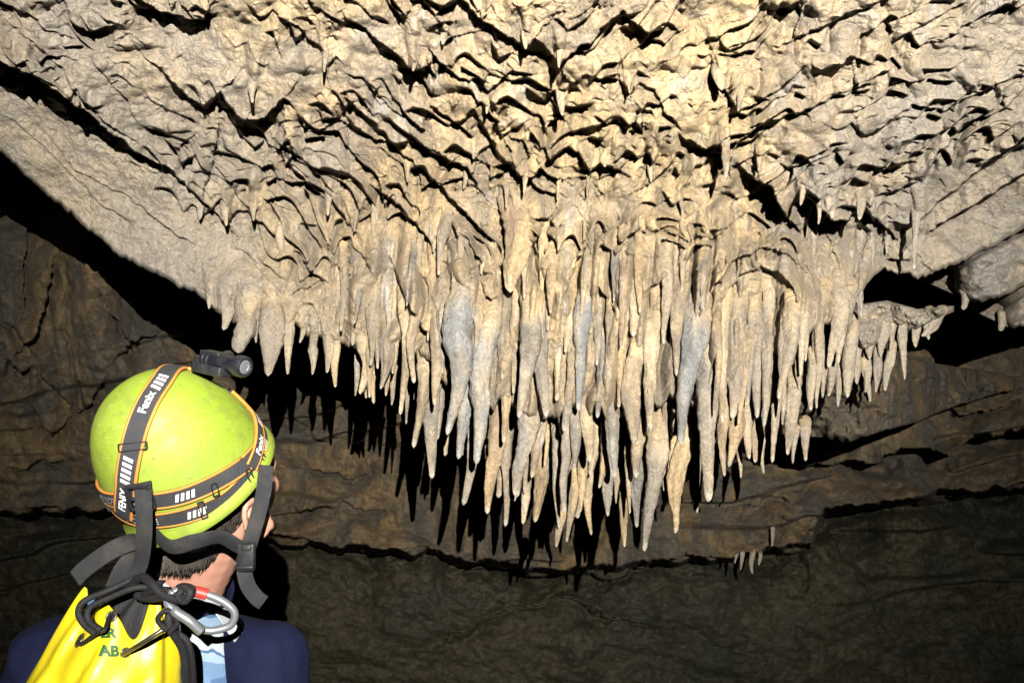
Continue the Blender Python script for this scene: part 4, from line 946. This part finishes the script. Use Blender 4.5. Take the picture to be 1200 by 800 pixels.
for i in range(NTb):
    a = -math.pi+2*math.pi*i/NTb; x, y = bag_pt(a, .0); ri.append(bm.verts.new(BC+CR*x*.95+Vector((0, 1, 0))*y*.93+UZ*(rim_h(a)-.002)))
ri2 = []
for i in range(NTb):
    a = -math.pi+2*math.pi*i/NTb; x, y = bag_pt(a, .06); ri2.append(bm.verts.new(BC+bdown*.06+CR*x*.9+Vector((0, 1, 0))*y*.9))
for A_, B_ in ((rows[0], ri), (ri, ri2)):
    for i in range(NTb): bm.faces.new((A_[i], A_[(i+1) % NTb], B_[(i+1) % NTb], B_[i]))
bmesh.ops.recalc_face_normals(bm, faces=bm.faces); bgo = obj('bag_body', bm, M['bag'], bag); bbg = bvh_of(bgo); keep(bgo)
bm = bmesh.new(); prev = None; ap = BC+CR*.035+Vector((0, .01, 0))+UZ*.035
for k in range(14):
    u = k/13; row = []
    for i in range(60):
        a = -math.pi+2*math.pi*i/60; x, y = bag_pt(a, .01); s_ = (1-u)**.8*.9+.12
        q = BC+(CR*x+Vector((0, 1, 0))*y)*s_+bdown*.045*(1-u); q = q.lerp(ap+(CR*math.sin(a)-Vector((0, 1, 0))*math.cos(a))*.014, u**1.4); q += UZ*.006*math.sin(a*9)*(1-abs(2*u-1)); row.append(bm.verts.new(q))
    if prev:
        for i in range(60): bm.faces.new((prev[i], prev[(i+1) % 60], row[(i+1) % 60], row[i]))
    prev = row
bm.faces.new(prev); bmesh.ops.recalc_face_normals(bm, faces=bm.faces); keep(obj('bag_liner', bm, M['cord'], bag))
def eyelet(x, y, r=.008):
    p, n_ = onto(bbg, x, y, .001); n_ = n_ if n_.dot(CF) < 0 else -n_; u_ = (UZ-n_*UZ.dot(n_)).normalized(); s_ = n_.cross(u_)
    bm = tube_bm([p+(u_*math.cos(a)+s_*math.sin(a))*r for a in np.linspace(0, 2*math.pi, 13)[:-1]], .0016, 40, 8, None, True); o = keep(obj('eyelet', bm, M['ring'], bag)); 
    bm = lathe(p, n_, u_, s_, [(-.001, r*.9), (.0004, r*.9)]); obj('eyelet_hole', bm, M['cord'], o)
    return p
E1 = eyelet(94, 750); E2 = eyelet(131, 722, .006); E3 = eyelet(147, 764, .005)
for word, x, y, sz in (('ER', 127, 742, .018), ('AB', 128, 763, .020)):
    bm = bmesh.new(); b2 = text_bm(word, sz, .0008); mp = {v: bm.verts.new(onto(bbg, x+v.co.x*FPX, y-v.co.y*FPX, .0025)[0]) for v in b2.verts}
    for q in b2.faces: bm.faces.new([mp[v] for v in q.verts])
    b2.free(); keep(obj('lettering', bm, M['green'], bag, False))
def cord(name, pts, r, parent, mat='cord', n=60): return keep(obj(name, tube_bm(pts, r*.86, n), M[mat], parent))
cord('drawcord', [E1-CF*.001, E1-CF*.012+CR*.01, PV(112,742,.96), PV(122,738,.955), E2-CF*.006, E2+CF*.004], .0032, bag)
cord('drawcord', [PV(205,730,.97), PV(190,738,.955), PV(168,752,.95), E3-CF*.006, E3+CF*.004], .0036, bag, 'ring')
cord('drawcord', [PV(166,700,.99), PV(182,690,.97), PV(205,700,.965), PV(198,722,.955), PV(200,736,.955), PV(214,760,.97), PV(218,790,.98), PV(220,840,1.0)], .0065, bag)
cord('drawcord', [PV(195,738,.95), PV(185,725,.945), PV(196,715,.945), PV(208,728,.95), PV(199,741,.95)], .0040, bag)
cord('drawcord', [PV(206,740,.965), PV(220,752,.965), PV(226,780,.975), PV(228,840,1.0)], .0045, bag)
# webbing loops over the bag
web = empty('rope_loop', PV(150, 700, 1.0)[:]); tag(web, 'black cord loops tied through the carabiner above the yellow bag', 'rope')
cord('cord', [PV(160,676,1.01), PV(130,690,.99), (PV(100,703,.98)), PV(92,716,.97), PV(98,730,.965), PV(112,742,.96)], .0050, web); cord('cord', [PV(185,690,.99), PV(160,688,.975), PV(128,700,.97), PV(105,712,.965), PV(104,727,.96), PV(118,738,.955)], .0048, web)
cord('cord', [PV(150,690,1.0), PV(165,676,.985), PV(178,684,.965), PV(192,697,.955), PV(210,702,.95), PV(222,698,.95), PV(224,690,.955), PV(212,688,.96), PV(205,694,.965), PV(180,700,.98), PV(160,697,.99)], .0068, web, 'cord', 110)
cord('cord', [PV(216,687,.95), PV(223,694,.945), PV(217,704,.945), PV(208,699,.95), PV(214,690,.953)], .0055, web, 'cord', 50)
# ---- carabiner
kar = empty('carabiner', PV(235, 715, .96)[:]); tag(kar, 'grey metal carabiner with red tape behind the caver\'s neck', 'carabiner')
kp = [(203,692),(222,692),(245,697),(264,706),(275,718),(270,732),(252,738),(238,737),(224,727),(206,716),(196,705)]
pts = [PV(x, y, .955+.00025*(x-200)) for x, y in kp]
keep(obj('carabiner_frame', tube_bm(pts, .0050, 110, 12, None, True), M['steel'], kar))
keep(obj('gate', tube_bm([PV(236,740,.948), PV(222,727,.943), PV(208,718,.942), PV(204,714,.944)], .0060, 30, 12), M['steel'], kar))
keep(obj('tape', tube_bm([PV(224,692.2,.9607), PV(233,693.6,.963), PV(243,696.4,.9657)], .0072, 20, 12), M['red'], kar))
# ------------------------------------------------------------------ which dripstones can be seen, and what each is called
bpy.context.view_layer.update(); dg = bpy.context.evaluated_depsgraph_get(); cv_ = Vector(CAM.tolist()); live = []
for s in STAL:
    o = s['o']; vs = o.data.vertices; n = len(vs); seen = 0; tot = 0
    for i in range(int(n*.12), n, max(1, n//90)):
        p = vs[i].co+o.location; d = p-cv_; L = d.length; tot += 1
        hit = scene.ray_cast(dg, cv_, d/L, distance=L+.05)
        if hit[0] and hit[4] == o: seen += 1
    s['vis'] = seen/max(tot, 1)
for s in STAL:
    if s['vis'] < .06: bpy.data.objects.remove(s['o'])
    else: live.append(s)
ORD = ['first', 'second', 'third', 'fourth', 'fifth', 'sixth', 'seventh', 'eighth', 'ninth', 'tenth', 'eleventh', 'twelfth', 'thirteenth', 'fourteenth', 'fifteenth', 'sixteenth', 'seventeenth', 'eighteenth', 'nineteenth', 'twentieth']
CN = dict(cream='cream', yellow='amber', grey='grey', blue='blue-grey', brown='brown')
def zone(s):
    x, y = s['x'], s['y']
    if s['look'] == 'far': return 'on the dark ledge below the curtain', 'tiny dripstones on the far ledge'
    if x > 1115: return 'under the rock at the right edge', 'stalactites right of the curtain'
    if y < 300 and not (x < 300 and y > 370):
        return ('on the ceiling, left part' if x < 420 else 'on the ceiling, middle part' if x < 700 else 'on the ceiling, right part'), 'drip teeth on the scalloped ceiling'
    if x < 402: return 'in the fringe above the helmet', 'stalactites in the fringe above the helmet'
    if x < 482: return ('on the curtain\'s left shoulder, upper row' if y < 420 else 'on the curtain\'s left shoulder, lower row'), 'stalactites of the great curtain'
    if x > 966: return ('at the curtain\'s right end, upper row' if y < 425 else 'at the curtain\'s right end, lower row'), 'stalactites of the great curtain'
    row = 'top tier' if y < 400 else 'second tier' if y < 490 else 'third tier' if y < 560 else 'lowest tier'
    col = 'left third' if x < 640 else 'middle third' if x < 800 else 'right third'
    return 'in the curtain\'s %s, %s' % (row, col), 'stalactites of the great curtain'
byz = {}
for s in live:
    z, gname = zone(s); s['z'] = z; s['g'] = gname; byz.setdefault((z, s['mat']), []).append(s)
for (z, mat), ss in byz.items():
    ss.sort(key=lambda q: q['x'])
    for i, s in enumerate(ss):
        sz = ('long ' if s['ln'] > 105 else 'short ' if s['ln'] < 40 else '')+('thick ' if s['w'] >= 23 else 'thin ' if s['w'] <= 10 else '')
        pl_ = 'the only %s one' % CN[mat] if len(ss) == 1 else '%s %s from left' % (ORD[min(i, 19)], CN[mat])
        if not z.startswith(('on', 'in', 'at', 'under')): zz = 'in the '+z
        else: zz = z
        tag(s['o'], '%s%s stalactite, %s %s' % (sz, CN[mat], pl_, zz), 'stalactite', s['g'])
print('STALACTITES', len(STAL), 'live', len(live))
# ------------------------------------------------------------------ light
w = bpy.data.worlds.new('World'); scene.world = w; w.use_nodes = True
bg = w.node_tree.nodes['Background']; bg.inputs[0].default_value = (.8, .9, 1, 1); bg.inputs[1].default_value = .0008
sp = bpy.data.lights.new('head_lamp_beam', 'SPOT'); so = bpy.data.objects.new('head_lamp_beam', sp); COL.objects.link(so)
up = Vector((0, -ST, CT)); fw = Vector((0, CT, ST))
so.location = Vector(CAM.tolist())+up*.67-fw*1.2+Vector((.33, 0, 0))     # a second caver's lamp, just behind the camera
aim = PV(680, 165, 2.4); so.rotation_euler = (aim-so.location).to_track_quat('-Z', 'Y').to_euler()
sp.energy = 1950; sp.spot_size = math.radians(88); sp.spot_blend = 1.0; sp.shadow_soft_size = .006; sp.color = (1, .955, .865)
scene.view_settings.view_transform = 'Standard'; scene.view_settings.look = 'None'
scene.view_settings.exposure = 0; scene.view_settings.gamma = 1
scene.render.engine = 'CYCLES'
scene.cycles.max_bounces = 3; scene.cycles.diffuse_bounces = 0; scene.cycles.glossy_bounces = 2
